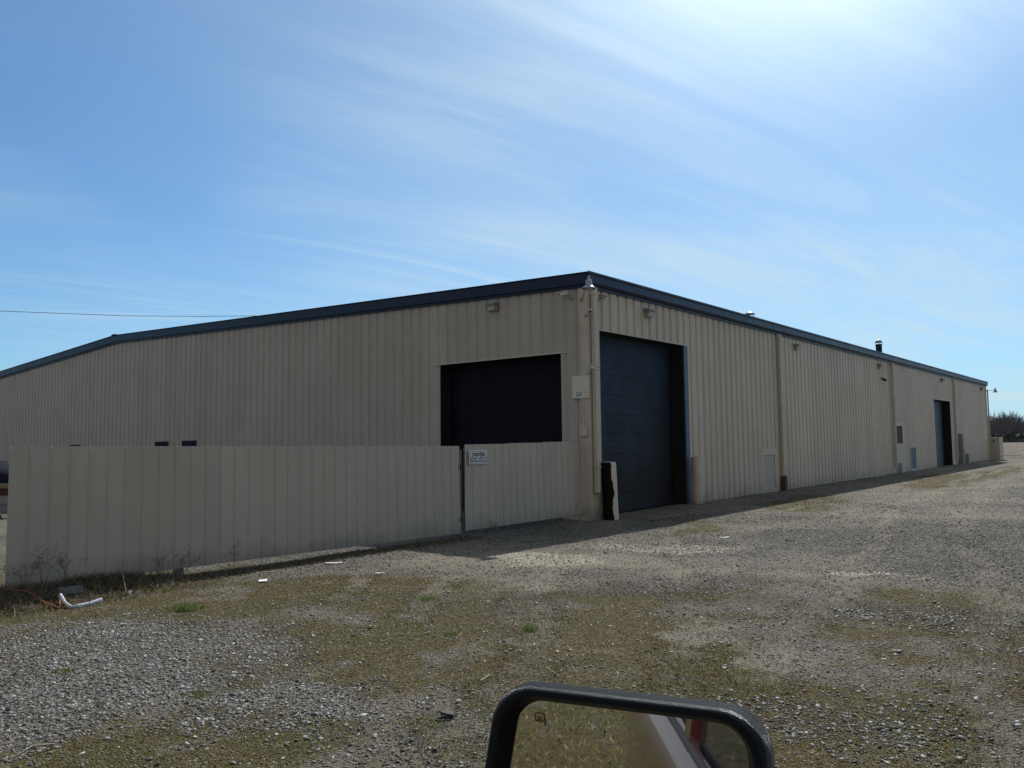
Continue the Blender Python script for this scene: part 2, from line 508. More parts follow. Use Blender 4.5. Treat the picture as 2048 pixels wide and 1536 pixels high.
def track_w(x, y):
    out = np.zeros_like(x)
    wx = x + (fbm(x * .5, y * .5, 13) - .5) * .8
    wy = y + (fbm(x * .5, y * .5, 14) - .5) * .8
    for pts, wd in TRACKS:
        for (ax, ay), (bx, by) in zip(pts, pts[1:]):
            dx, dy = bx - ax, by - ay
            t_ = np.clip(((wx - ax) * dx + (wy - ay) * dy) / (dx * dx + dy * dy), 0, 1)
            d2 = (wx - ax - t_ * dx) ** 2 + (wy - ay - t_ * dy) ** 2
            out = np.maximum(out, np.exp(-(d2 / wd ** 2) ** 1.5))
    return out


def axis(lo, hi, fine, glo, ghi, far_lo, far_hi):
    a = list(np.arange(lo, hi, fine))
    s, p, L = fine, lo, []
    while p > far_lo:
        s *= glo; p -= s; L.append(p)
    s, p, H = fine, a[-1], []
    while p < far_hi:
        s *= ghi; p += s; H.append(p)
    return np.array(L[::-1] + a + H)


gx = axis(-14.5, 3.0, .075, 1.07, 1.035, -1500, 3500)
gy = axis(-10.0, 1.2, .075, 1.07, 1.06, -3000, 3000)
X, Y = np.meshgrid(gx, gy)
Z = ground_z(X, Y) - .014 * track_w(X, Y)
Wz = zones(X, Y)
nx, ny = len(gx), len(gy)


def np_mesh(name, verts, faces_flat, nside, mats, attrs=None, smooth=False):
    me = bpy.data.meshes.new(name)
    nv = len(verts); nf = len(faces_flat) // nside
    me.vertices.add(nv)
    me.vertices.foreach_set('co', np.asarray(verts, np.float32).ravel())
    me.loops.add(len(faces_flat))
    me.loops.foreach_set('vertex_index', np.asarray(faces_flat, np.int32))
    me.polygons.add(nf)
    me.polygons.foreach_set('loop_start', np.arange(0, nf * nside, nside, dtype=np.int32))
    if smooth:
        me.polygons.foreach_set('use_smooth', np.ones(nf, bool))
    for k, a in (attrs or {}).items():
        ca = me.color_attributes.new(k, 'FLOAT_COLOR', 'POINT')
        ca.data.foreach_set('color', np.asarray(a, np.float32).ravel())
    for mt in mats:
        me.materials.append(mt)
    me.update(calc_edges=True)
    me.validate()
    o = bpy.data.objects.new(name, me)
    col.objects.link(o)
    return o


# ground material -------------------------------------------------
gmat = bpy.data.materials.new('gravel_yard')
gmat.use_nodes = True
t = gmat.node_tree
b = t.nodes['Principled BSDF']
geo = N(t, 'ShaderNodeNewGeometry')
za = N(t, 'ShaderNodeVertexColor', layer_name='zone_a')
zb = N(t, 'ShaderNodeVertexColor', layer_name='zone_b')
sa = N(t, 'ShaderNodeSeparateColor'); t.links.new(za.outputs[0], sa.inputs[0])
sb = N(t, 'ShaderNodeSeparateColor'); t.links.new(zb.outputs[0], sb.inputs[0])


def noise(scale, detail=6, rough=.65, dist=0.0):
    n = N(t, 'ShaderNodeTexNoise', i_Scale=scale, i_Detail=detail, i_Roughness=rough, i_Distortion=dist)
    t.links.new(geo.outputs['Position'], n.inputs['Vector'])
    return n


def vor(scale, feat='F1'):
    n = N(t, 'ShaderNodeTexVoronoi', i_Scale=scale, feature=feat)
    t.links.new(geo.outputs['Position'], n.inputs['Vector'])
    return n


nA, nB, nC, nD = noise(7), noise(28), noise(90, 3), noise(2.2)
v1, v2 = vor(38), vor(95)
# base: dry brown-grey soil with grit
soil = mixc(t, ramp(t, nA.outputs[0], [(.3, 0), (.7, 1)]), (0.115, 0.095, 0.062), (0.19, 0.165, 0.118))
soil = mixc(t, ramp(t, nB.outputs[0], [(.45, 0), (.75, 1)]), soil, (0.058, 0.047, 0.031))
grit = ramp(t, v2.outputs['Color'], [(.0, (0.07, 0.07, 0.07)), (.5, (0.20, 0.19, 0.175)), (1, (0.46, 0.43, 0.38))])
base = mixc(t, ramp(t, nC.outputs[0], [(.42, 0), (.62, .75)]), soil, grit)


def brk(sock, k=.55):
    """break a zone weight up with noise"""
    s = math_n(t, 'ADD', sock, math_n(t, 'MULTIPLY', math_n(t, 'ADD', math_n(t, 'SUBTRACT', nB.outputs[0], .5), math_n(t, 'MULTIPLY', math_n(t, 'SUBTRACT', nA.outputs[0], .5), 1.4)), 1.9))
    return ramp(t, s, [(k - .30, 0), (k + .30, 1)])


stones = ramp(t, v1.outputs['Color'], [(.0, (0.06, 0.055, 0.05)), (.45, (0.19, 0.175, 0.155)), (.8, (0.30, 0.28, 0.25)), (1, (0.52, 0.49, 0.44))])
dark = ramp(t, v1.outputs['Color'], [(.0, (0.045, 0.042, 0.038)), (.6, (0.13, 0.12, 0.105)), (1, (0.38, 0.355, 0.32))])
moss = mixc(t, ramp(t, nC.outputs[0], [(.35, 0), (.65, 1)]), (0.050, 0.043, 0.015), (0.155, 0.117, 0.046))
moss = mixc(t, ramp(t, nD.outputs[0], [(.5, 0), (.7, .5)]), moss, (0.065, 0.078, 0.016))
tan = mixc(t, ramp(t, nC.outputs[0], [(.4, 0), (.7, 1)]), (0.30, 0.27, 0.21), (0.165, 0.145, 0.105))
pale_glint = mixc(t, ramp(t, nB.outputs[0], [(.4, 0), (.7, 1)]), (0.52, 0.47, 0.38), (0.22, 0.185, 0.13))  # pale track soil, and sun glints on the gravel painted as white
base = mixc(t, math_n(t, 'MULTIPLY', zb.outputs['Alpha'], 0.5), base, (0.215, 0.20, 0.17))
c = mixc(t, brk(sa.outputs[0]), base, stones)
c = mixc(t, brk(sa.outputs[2]), c, tan)
c = mixc(t, brk(sb.outputs[0], .6), c, dark)
c = mixc(t, brk(sa.outputs[1], .55), c, moss)
c = mixc(t, brk(sb.outputs[1]), c, pale_glint)
t.links.new(c, b.inputs['Base Color'])
b.inputs['Roughness'].default_value = 0.9
b.inputs['Specular IOR Level'].default_value = 0.12
hgt = math_n(t, 'ADD', math_n(t, 'MULTIPLY', v1.outputs['Distance'], -.9), math_n(t, 'MULTIPLY', nC.outputs[0], .8))
hgt = math_n(t, 'ADD', hgt, math_n(t, 'MULTIPLY', v2.outputs['Distance'], -.5))
bp = N(t, 'ShaderNodeBump', i_Strength=1.0, i_Distance=0.022)
t.links.new(hgt, bp.inputs['Height'])
t.links.new(bp.outputs[0], b.inputs['Normal'])

idx = np.arange(nx * ny).reshape(ny, nx)
quads = np.stack([idx[:-1, :-1], idx[:-1, 1:], idx[1:, 1:], idx[1:, :-1]], -1).reshape(-1)
one = np.ones(nx * ny)
A = np.stack([Wz['g'].ravel(), Wz['m'].ravel(), Wz['t'].ravel(), one], -1)
B = np.stack([Wz['d'].ravel(), Wz['w'].ravel(), one * 0, (1 / (1 + np.exp(-(X + .55 * Y + 9.5) / .7))).ravel()], -1)
ground = np_mesh('ground', np.stack([X.ravel(), Y.ravel(), Z.ravel()], -1), quads, 4, [gmat], {'zone_a': A, 'zone_b': B}, smooth=True)
tag(ground, 'gravel and packed dirt yard with mossy patches in front of the metal warehouse', 'ground', kind='structure')

# ---- scattered stones
PHI = (1 + 5 ** .5) / 2
ico = np.array([(-1, PHI, 0), (1, PHI, 0), (-1, -PHI, 0), (1, -PHI, 0), (0, -1, PHI), (0, 1, PHI), (0, -1, -PHI), (0, 1, -PHI),
                (PHI, 0, -1), (PHI, 0, 1), (-PHI, 0, -1), (-PHI, 0, 1)]) / math.hypot(1, PHI)
icof = np.array([(0, 11, 5), (0, 5, 1), (0, 1, 7), (0, 7, 10), (0, 10, 11), (1, 5, 9), (5, 11, 4), (11, 10, 2), (10, 7, 6), (7, 1, 8),
                 (3, 9, 4), (3, 4, 2), (3, 2, 6), (3, 6, 8), (3, 8, 9), (4, 9, 5), (2, 4, 11), (6, 2, 10), (8, 6, 7), (9, 8, 1)])


def polar(n, rmin, rmax, a0, a1, power=1.0):
    """points round the photographer's spot, denser near it"""
    u = rng.random(n)
    r = (rmin ** power + u * (rmax ** power - rmin ** power)) ** (1 / power)
    a = np.radians(a0 + rng.random(n) * (a1 - a0))
    return CAM.x + r * np.cos(a), CAM.y + r * np.sin(a), r


def stone_set(n, rmin, rmax, a0, a1, power, smin, smax, keep):
    x, y, r = polar(n, rmin, rmax, a0, a1, power)
    w = zones(x, y)
    p = keep(w)
    inside = (x > -.3) & (y > -.05)
    k = (rng.random(n) < p) & ~inside
    return x[k], y[k], r[k], {q: v[k] for q, v in w.items()}


sets = []
keepf = lambda w: np.clip(.12 + .70 * w['g'] + .45 * w['d'] + .05 * w['w'] - .09 * w['t'] - .10 * w['m'], .05, 1)
for (n, r0, r1, a0, a1, pw, s0, s1) in ((80000, 4.0, 9.0, 0, 80, 1.3, .0045, .0175), (76000, 8.0, 17.0, 0, 78, 1.2, .007, .016),
                                         (26000, 15, 38, 2, 50, 1.0, .010, .022), (9000, 4, 16, 150, 186, 1.2, .010, .022), (420, 4.2, 22, 2, 78, 1.4, .020, .034)):
    x, y, r, w = stone_set(n, r0, r1, a0, a1, pw, s0, s1, keepf)
    s = s0 + (s1 - s0) * rng.random(len(x)) ** 2.2
    sets.append((x, y, s, w))
sx = np.concatenate([q[0] for q in sets]); sy = np.concatenate([q[1] for q in sets]); ss = np.concatenate([q[2] for q in sets])
sd_ = np.concatenate([q[3]['d'] for q in sets]); sg_ = np.concatenate([q[3]['g'] for q in sets])
n = len(sx)
sz = ground_z(sx, sy)
ang = rng.random(n) * 2 * np.pi
scl = np.stack([ss * (0.75 + .75 * rng.random(n)), ss * (0.7 + .5 * rng.random(n)), ss * (0.24 + .4 * rng.random(n))], -1)
V = ico[None] * (1 + (rng.random((n, 12, 1)) - .5) * .85)
V = V * scl[:, None, :]
tilt = (rng.random((n, 2)) - .5) * .7
V[:, :, 2] += V[:, :, 0] * tilt[:, :1] + V[:, :, 1] * tilt[:, 1:]
ca, sa_ = np.cos(ang)[:, None], np.sin(ang)[:, None]
VX = V[:, :, 0] * ca - V[:, :, 1] * sa_ + sx[:, None]
VY = V[:, :, 0] * sa_ + V[:, :, 1] * ca + sy[:, None]
VZ = V[:, :, 2] + (sz + scl[:, 2] * .35)[:, None]
g = rng.random(n)
val = np.where(g < .30, .03 + .05 * rng.random(n), np.where(g < .945, .11 + .13 * rng.random(n), .30 + .22 * rng.random(n)))
rs_ = 1 / (1 + np.exp(-(sx + .55 * sy + 9.5) / .7))
val = val * (1 - .30 * sd_) * (1 + .10 * sg_) * (1 - .34 * rs_) * np.where((ss > .021) & (val > .3), .6, 1)
hue = (rng.random(n) - .5) * .14
colr = np.stack([val * (1.02 + hue * .6), val, val * (.92 - hue * .7), np.ones(n)], -1)
smat = bpy.data.materials.new('crushed_stone')
smat.use_nodes = True
t2 = smat.node_tree
bb = t2.nodes['Principled BSDF']
vc = N(t2, 'ShaderNodeVertexColor', layer_name='tone')
t2.links.new(vc.outputs[0], bb.inputs['Base Color'])
bb.inputs['Roughness'].default_value = 0.62
bb.inputs['Specular IOR Level'].default_value = 0.35
stones_o = np_mesh('gravel', np.stack([VX, VY, VZ], -1).reshape(-1, 3),
                   (icof[None] + (np.arange(n) * 12)[:, None, None]).reshape(-1), 3, [smat], {'tone': np.repeat(colr, 12, axis=0)})
tag(stones_o, 'loose grey crushed stone scattered over the yard', 'gravel', kind='stuff')


octv = np.array([(1, 0, 0), (-1, 0, 0), (0, 1, 0), (0, -1, 0), (0, 0, 1), (0, 0, -.6)], float)
octf = np.array([(0, 2, 4), (2, 1, 4), (1, 3, 4), (3, 0, 4), (2, 0, 5), (1, 2, 5), (3, 1, 5), (0, 3, 5)])
gxs, gys, gss, gds = [], [], [], []
for (nn, r0, r1, a0, a1, pw, s0, s1) in ((210000, 4.0, 9.5, 0, 80, 1.3, .003, .0095), (120000, 9.0, 20, 0, 78, 1.1, .006, .013), (40000, 18, 45, 2, 45, 1.0, .011, .022)):
    x, y, r = polar(nn, r0, r1, a0, a1, pw)
    w = zones(x, y)
    k = (rng.random(nn) < np.clip(.36 + .5 * w['g'] + .45 * w['d'] + .3 * w['w'] - .15 * w['t'] - .15 * w['m'], .15, 1)) & ~((x > -.3) & (y > -.05))
    gxs.append(x[k]); gys.append(y[k]); gss.append(s0 + (s1 - s0) * rng.random(k.sum()) ** 1.6); gds.append(w['d'][k])
x, y, q_, dk = map(np.concatenate, (gxs, gys, gss, gds))
n = len(x)
Vg = octv[None] * (1 + (rng.random((n, 6, 1)) - .5) * .7)
Vg = Vg * np.stack([q_ * (.7 + .9 * rng.random(n)), q_ * (.6 + .6 * rng.random(n)), q_ * (.4 + .5 * rng.random(n))], -1)[:, None, :]
a = rng.random(n) * 2 * np.pi
ca, sa_ = np.cos(a)[:, None], np.sin(a)[:, None]
GX = Vg[:, :, 0] * ca - Vg[:, :, 1] * sa_ + x[:, None]; GY = Vg[:, :, 0] * sa_ + Vg[:, :, 1] * ca + y[:, None]
GZ = Vg[:, :, 2] + (ground_z(x, y) + q_ * .2)[:, None]
g = rng.random(n)
val = np.where(g < .40, .025 + .045 * rng.random(n), np.where(g < .92, .10 + .12 * rng.random(n), .34 + .28 * rng.random(n))) * (1 - .35 * dk) * (1 - .16 / (1 + np.exp(-(x + .55 * y + 9.5) / .7)))
hue = (rng.random(n) - .5) * .2
cg = np.stack([val * (1.04 + hue * .6), val * .99, val * (.88 - hue * .7), np.ones(n)], -1)
grit_o = np_mesh('grit', np.stack([GX, GY, GZ], -1).reshape(-1, 3), (octf[None] + (np.arange(n) * 6)[:, None, None]).reshape(-1), 3, [smat], {'tone': np.repeat(cg, 6, axis=0)})
tag(grit_o, 'fine grit and small pebbles between the larger stones of the yard', 'grit', kind='stuff')


# ---- low grass and moss
def blades(name, x, y, h, wd, cols, lean=.6, z0=None):
    n = len(x)
    z = ground_z(x, y) if z0 is None else z0
    a = rng.random(n) * 2 * np.pi
    l = rng.random(n) * lean * h
    b2 = rng.random(n) * 2 * np.pi
    P0 = np.stack([x - np.cos(a) * wd, y - np.sin(a) * wd, z - .004], -1)
    P1 = np.stack([x + np.cos(a) * wd, y + np.sin(a) * wd, z - .004], -1)
    P2 = np.stack([x + np.cos(b2) * l, y + np.sin(b2) * l, z + h], -1)
    VV = np.stack([P0, P1, P2], 1).reshape(-1, 3)
    return VV, np.arange(3 * n), np.repeat(np.concatenate([cols, np.ones((n, 1))], 1), 3, axis=0)


bmat = bpy.data.materials.new('grass_blades')
bmat.use_nodes = True
t3 = bmat.node_tree
bb = t3.nodes['Principled BSDF']
vc = N(t3, 'ShaderNodeVertexColor', layer_name='tone')
t3.links.new(vc.outputs[0], bb.inputs['Base Color'])
bb.inputs['Roughness'].default_value = 0.6
tr = N(t3, 'ShaderNodeBsdfTranslucent')
t3.links.new(vc.outputs[0], tr.inputs[0])
mx = N(t3, 'ShaderNodeMixShader', i_0=.35)
t3.links.new(bb.outputs[0], mx.inputs[1]); t3.links.new(tr.outputs[0], mx.inputs[2])
t3.links.new(mx.outputs[0], t3.nodes['Material Output'].inputs[0])

gx_, gy_, gh_ = [], [], []
for (nn, r0, r1, a0, a1, pw, h0, h1) in ((330000, 4.2, 11, 2, 82, 1.3, .003, .013), (130000, 10, 22, 2, 78, 1.2, .006, .018), (60000, 20, 60, 4, 40, 1.0, .015, .045), (30000, 5, 22, 150, 186, 1.2, .015, .05)):
    x, y, r = polar(nn, r0, r1, a0, a1, pw)
    w = zones(x, y)
    k = (rng.random(nn) < np.clip(w['m'] * 1.25 - .12 - .5 * w['w'], 0.03, 1)) & ~((x > -.2) & (y > -.02))
    gx_.append(x[k]); gy_.append(y[k]); gh_.append(h0 + (h1 - h0) * rng.random(k.sum()) ** 2)
x, y, h = map(np.concatenate, (gx_, gy_, gh_))
pal = np.array([(0.095, 0.088, 0.022), (0.165, 0.128, 0.035), (0.080, 0.13, 0.020), (0.16, 0.112, 0.052), (0.30, 0.25, 0.16), (0.09, 0.05, 0.022)])
pn = fbm(x * 1.1, y * 1.1, 77)
pi_ = np.where(rng.random(len(x)) < np.clip((pn - .50) * 5, .02, .75), 2, rng.choice(6, len(x), p=[.24, .24, .04, .24, .14, .10]))
cols = pal[pi_] * (0.7 + .6 * rng.random((len(x), 1)))
Vb, Fb, Cb = blades('g', x, y, h, h * .30 + .0016, cols, 2.4)
mo = np_mesh('short_grass', Vb, Fb, 3, [bmat], {'tone': Cb})
nf_ = 90000
x, y, r = polar(nf_, 4.1, 17, 2, 84, 1.3)
w = zones(x, y)
k = (rng.random(nf_) < np.clip(.35 + .4 * w['m'] - .4 * w['w'] - .2 * w['g'], .1, 1)) & ~((x > -.3) & (y > -.05))
x, y = x[k], y[k]
cols = np.array([(0.36, 0.30, 0.20), (0.20, 0.14, 0.08), (0.05, 0.035, 0.02), (0.48, 0.43, 0.33)])[rng.choice(4, len(x), p=[.25, .35, .30, .10])] * (.6 + .7 * rng.random((len(x), 1)))
Vf, Ff, Cf = blades('f', x, y, .002 + .006 * rng.random(len(x)), .004 + .012 * rng.random(len(x)) ** 2, cols, 3.5)
o = np_mesh('straw_litter', Vf, Ff, 3, [bmat], {'tone': Cf})
tag(o, 'bits of dry straw and leaf strewn over the gravel', 'litter', kind='stuff')
tag(mo, 'short olive and ochre grass and moss growing through the gravel', 'grass', kind='stuff')

# dead grass and leaf litter heaped along the fence foot
nl = 30000
x = -11.9 + rng.random(nl) ** 1.3 * 8.0
y = -.02 + rng.normal(0, 1, nl) * (.20 + .10 * (x < -9.3))
k = (y < .17)
x, y = x[k], y[k]
cols = np.array([(0.10, 0.085, 0.06), (0.055, 0.045, 0.03), (0.24, 0.20, 0.14), (0.10, 0.10, 0.035)])[rng.choice(4, len(x), p=[.34, .26, .28, .12])] * (0.6 + .8 * rng.random((len(x), 1)))
Vb, Fb, Cb = blades('l', x, y, .01 + (.04 + .05 * (x < -9.7)) * rng.random(len(x)) ** 2, .003 + .005 * rng.random(len(x)), cols, 2.6)
o = np_mesh('leaf_litter', Vb, Fb, 3, [bmat], {'tone': Cb})
tag(o, 'dead grass and leaf litter caught along the foot of the long metal fence', 'litter', kind='stuff')

# ------------------------------------------------------------------ the warehouse
SH = SLOPE
LEN, WID = 51.0, 44.6
ZE, ZR, RY, ZL = 5.20, 5.86, 22.08, 4.55      # wall top at eave, ridge, ridge position, far eave


def wall_top(y):
    return ZE + (ZR - ZE) * y / RY if y <= RY else ZR + (ZL - ZR) * (y - RY) / (WID - RY)


bld = empty('warehouse', (0, 0, 0), 'long low beige ribbed metal warehouse with dark navy roof trim', 'warehouse')


def profile(a, b_, pitch_, phase, groove=.34, depth=.045, slope=.10):
    """ribbed sheet: list of (t, d) with d = depth behind the front face"""
    pts = []
    k0 = math.floor((a - phase) / pitch_) - 1
    k1 = math.ceil((b_ - phase) / pitch_) + 1
    for k in range(k0, k1):
        s = phase + k * pitch_
        g0 = pitch_ * (1 - groove)
        pts += [(s, 0), (s + g0 / 2, 0), (s + g0, 0), (s + g0 + pitch_ * slope, depth), (s + pitch_ - pitch_ * slope, depth)]
    out = []
    for (t0, d0), (t1, d1) in zip(pts, pts[1:]):
        if t1 <= a or t0 >= b_:
            continue
        ta, tb = max(t0, a), min(t1, b_)
        f = lambda q: d0 + (d1 - d0) * (q - t0) / (t1 - t0)
        if not out:
            out.append((ta, f(ta)))
        out.append((tb, f(tb)))
    return out


def sheet(mb, a, b_, zb, zt, place, pitch_=.366, phase=0.0, **kw):
    pr = profile(a, b_, pitch_, phase, **kw)
    lo = [place(t_, d, zb(t_) if callable(zb) else zb) for t_, d in pr]
    hi = [place(t_, d, zt(t_) if callable(zt) else zt) for t_, d in pr]
    mb.grid([lo, hi])


side_p = lambda t_, d, z: (t_, d, z + SH * t_)
gab_p = lambda t_, d, z: (d, t_, z)

# side wall with its openings
w = MB()
PS = .372
ph = 4.88 - .33 * PS
DT = 4.27
def seg(a, b_, z0, z1): sheet(w, a, b_, z0, z1, side_p, PS, ph + .0)
Z0 = -.12
seg(.22, .44, Z0, ZE)
seg(.44, 4.86, DT, ZE)
seg(4.86, 9.70, Z0, ZE)
seg(9.70, 11.0, 1.40, ZE)
seg(11.0, 26.05, Z0, ZE)
seg(26.05, 27.40, 2.40, ZE)
seg(27.40, 28.55, Z0, ZE)
seg(28.55, 29.80, 1.22, ZE)
seg(29.80, 34.4, Z0, ZE)
seg(34.4, 38.6, 3.78, ZE)
seg(38.6, LEN, Z0, ZE)
side = build(w, 'side_wall', [M['wall']], bld)
side['label'] = 'right hand side wall of vertical beige ribs'

w = MB()
PG = .334
pg = 4.77 - .1
def segg(a, b_, z0, z1): sheet(w, a, b_, z0, z1, gab_p, PG, pg, depth=.03, groove=.32)
segg(.2, .74, -.12, wall_top)
segg(.74, 4.56, 3.77, wall_top)
segg(4.56, RY, -.12, wall_top)
segg(RY, WID, -.12, wall_top)
gab = build(w, 'gable_wall', [M['wall_shaded']], bld)
gab['label'] = 'left hand end wall of vertical ribs under the low gable'
w = MB()
w.poly([(LEN, 0.02, -.2), (LEN, WID, -.2), (LEN, WID, ZL + .28), (LEN, RY, ZR + .28), (LEN, 0.02, ZE + .28)])
w.poly([(0, WID, -.2), (LEN, WID, -.2), (LEN, WID, ZL + .28), (0, WID, ZL)])
build(w, 'rear_wall', [M['wall']], bld)

# roof
w = MB()
top = lambda y: wall_top(y) + .30
for y0, y1 in ((-.10, RY), (RY, WID + .1)):
    za, zb_ = (top(max(y0, 0)) + (.0), top(y1 if y1 < WID else WID))
    rows = []
    for X_ in (-.10, LEN + .10):
        rows.append([(X_, y0, za + SH * max(X_, 0)), (X_, y1, zb_ + SH * max(X_, 0))])
    w.grid(rows)
    rows = [[(p[0], p[1], p[2] - .06) for p in r] for r in rows]
    w.grid(rows)
roof = build(w, 'roof', [M['roof']], bld)
w = MB()
w.grid([[(-.17, RY - .22, top(RY) + .03), (-.17, RY, top(RY) + .075), (-.17, RY + .22, top(RY) + .02)],
        [(LEN + .17, RY - .22, top(RY) + .31), (LEN + .17, RY, top(RY) + .355), (LEN + .17, RY + .22, top(RY) + .30)]])
w.poly([(-.17, RY - .22, top(RY) + .03), (-.17, RY, top(RY) + .075), (-.17, RY + .22, top(RY) + .02)])
build(w, 'ridge_cap', [M['navy']], roof)


# navy fascia and gutter swept round the eaves and rakes, mitred at the corners
def sweep(nodes, prof):
    mbx = MB()
    rows = []
    for (p, o) in nodes:
        rows.append([(p[0] + o[0] * d, p[1] + o[1] * d, p[2] + z) for d, z in prof])
    mbx.grid(rows)
    mbx.poly(rows[0]); mbx.poly(rows[-1][::-1])
    return mbx


rake = [(-.03, .0), (.055, .0), (.055, .055), (.10, .07), (.10, .30), (.13, .335), (.0, .345)]
w = sweep([((0, WID, ZL), (-1, 0)), ((0, RY, ZR), (-1, 0)), ((0, 0, ZE), (-1, -1))], rake)
fa = build(w, 'rake_trim', [M['navy']], bld)
eave = [(-.03, .0), (.05, .0), (.05, .05), (.09, .06), (.13, .11), (.13, .27), (.155, .30), (.15, .345), (0, .343)]
w = sweep([((0, 0, ZE), (-1, -1)), ((LEN, 0, ZE + SH * LEN), (1, -1))], eave)
build(w, 'gutter', [M['navy']], bld)
w = sweep([((LEN, 0, ZE + SH * LEN), (1, -1)), ((LEN, RY, ZR + .28), (1, 0)), ((LEN, WID, ZL + .28), (1, 0))], rake)
build(w, 'rake_trim', [M['navy']], bld)

# corner trim, L-shaped with a fold
w = MB()
w.box(-.030, .0, -.030, .215, -.06, 5.22)
w.box(.0, .225, -.030, .0, -.06, 5.22)
w.box(-.036, -.030, .19, .215, -.06, 5.2)
build(w, 'corner_trim', [M['trim']], bld)
w = MB()
w.box(.225, .445, -.022, .02, -.06, DT + .02)
w.box(.33, .35, -.040, -.022, 1.9, 5.15)
w.box(.33, .35, -.040, -.022, .8, 1.45)
build(w, 'door_side_trim', [M['trim']], bld)
w = MB()
w.box(LEN - .2, LEN + .02, -.03, .01, .0, ZE, sh=SH)
w.box(LEN, LEN + .03, -.03, .2, .0, ZE, sh=SH)
build(w, 'corner_trim', [M['trim']], bld)


def downspout(x, z0, ztop=5.2, wdt=.11, y0=-.15, elbow=True, split=None):
    w = MB()
    w.box(x - wdt / 2, x + wdt / 2, y0, y0 + .10, z0 + .0, ztop - .16, bev=.012, sh=SH)
    if elbow:
        w.box(x - wdt / 2, x + wdt / 2, y0, -.02, ztop - .16, ztop, sh=SH)
    for zz_ in (z0 + .55, 2.55, 3.9):
        w.box(x - wdt / 2 - .03, x + wdt / 2 + .03, y0 - .006, y0 + .02, zz_, zz_ + .04, sh=SH)
    return build(w, 'downspout', [M['trim']], bld)


downspout(.13, .60, y0=-.155, wdt=.13)
for xx, z0 in ((11.36, .55), (25.55, .35), (39.5, .35)):
    w = MB()
    w.box(xx - .62, xx - .12, -.006, .03, Z0, ZE, sh=SH) if xx > 39 else w.box(xx - .34, xx - .12, -.006, .03, Z0, ZE, sh=SH)
    build(w, 'bay_trim', [M['trim']], bld)
    downspout(xx, z0)
w = MB()
w.tube([(LEN + .09, -.09, .3), (LEN + .09, -.09, 5.3)], .045, 10)
build(w, 'downspout', [M['fixture']], bld)
# dark base boot of the first downspout
w = MB()
w.box(11.27, 11.49, -.17, -.02, .0, .52, sh=SH, bev=.015)
build(w, 'downspout_boot', [M['rust']], bld)


# roller / sectional doors
def sect_door(x0, x1, z0, z1, depth, axis_, matp, matj, nrow, revmat):
    T = (lambda a, d, z: (a, d, z + SH * a)) if axis_ == 'x' else (lambda a, d, z: (d, a, z))
    r = empty('overhead_door', (0, 0, 0)); r.parent = bld
    mbp = MB()
    rows = []
    hh = (z1 - z0) / nrow
    for i in range(nrow):
        a, c_ = z0 + i * hh, z0 + (i + 1) * hh
        for z, d in ((a + .006, depth), (a + hh * .33, depth), (a + hh * .33 + .004, depth + .004), (a + hh * .33 + .008, depth), (a + hh * .66, depth), (a + hh * .66 + .004, depth + .004), (a + hh * .66 + .008, depth), (c_ - .004, depth), (c_ - .001, depth + .008)):
            rows.append([T(x0 - .1, d, z), T(x1 + .1, d, z)])
    mbp.grid(rows)
    build(mbp, 'panel', [matp], r)
    mj = MB()
    e = .0
    # reveals
    mj.poly([T(x0, e, z0 - .1), T(x0, depth, z0 - .1), T(x0, depth, z1), T(x0, e, z1)])
    mj.poly([T(x1, e, z0 - .1), T(x1, depth, z0 - .1), T(x1, depth, z1), T(x1, e, z1)])
    mj.poly([T(x0, e, z1), T(x0, depth, z1), T(x1, depth, z1), T(x1, e, z1)])
    # track inside the reveal
    for q in (x0 + .04, x1 - .10):
        for (a, c_) in ((q, q + .06),):
            mj.poly([T(a, depth - .1, z0 - .05), T(c_, depth - .1, z0 - .05), T(c_, depth - .1, z1 - .3), T(a, depth - .1, z1 - .3)])
    build(mj, 'reveal', [revmat], r)
    mbf = MB()
    if matj:
        for a, c_ in ((x0 - .03, x0 + .05), (x1 - .02, x1 + .19)):
            pts = [T(a, -.012, z0 - .1), T(c_, -.012, z0 - .1), T(c_, -.012, z1 + .01), T(a, -.012, z1 + .01)]
            mbf.poly(pts)
            mbf.poly([T(c_, -.012, z0 - .1), T(c_, .03, z0 - .1), T(c_, .03, z1 + .01), T(c_, -.012, z1 + .01)])
            mbf.poly([T(a, -.012, z0 - .1), T(a, .03, z0 - .1), T(a, .03, z1 + .01), T(a, -.012, z1 + .01)])
            build(mbf, 'jamb', [matj], r)
            mbf = MB()
    return r


d1 = sect_door(.44, 4.67, 0.02, DT, .43, 'x', M['doorblue'], M['jamb'], 9, M['black'])
d1['label'] = 'tall navy overhead door beside the building corner'
d2 = sect_door(34.4, 38.6, 0.0, 3.78, .43, 'x', M['doorblue2'], None, 8, M['black'])
d2['label'] = 'distant faded blue overhead door'
d3 = sect_door(.74, 4.56, 0.0, 3.77, .36, 'y', M['blackdoor'], None, 8, M['black'])
d3['label'] = 'black overhead door behind the fence in the end wall'
# header flashings
w = MB()
w.box(-.02, .0, .52, 4.80, 3.765, 3.80)
build(w, 'header_flashing', [M['trim']], bld)
w = MB()
w.box(.42, 4.9, -.02, .0, DT, DT + .03, sh=SH)
build(w, 'header_flashing', [M['trim']], bld)
w = MB()
w.box(34.3, 38.7, -.02, .0, 3.78, 3.82, sh=SH)
build(w, 'header_flashing', [M['trim']], bld)

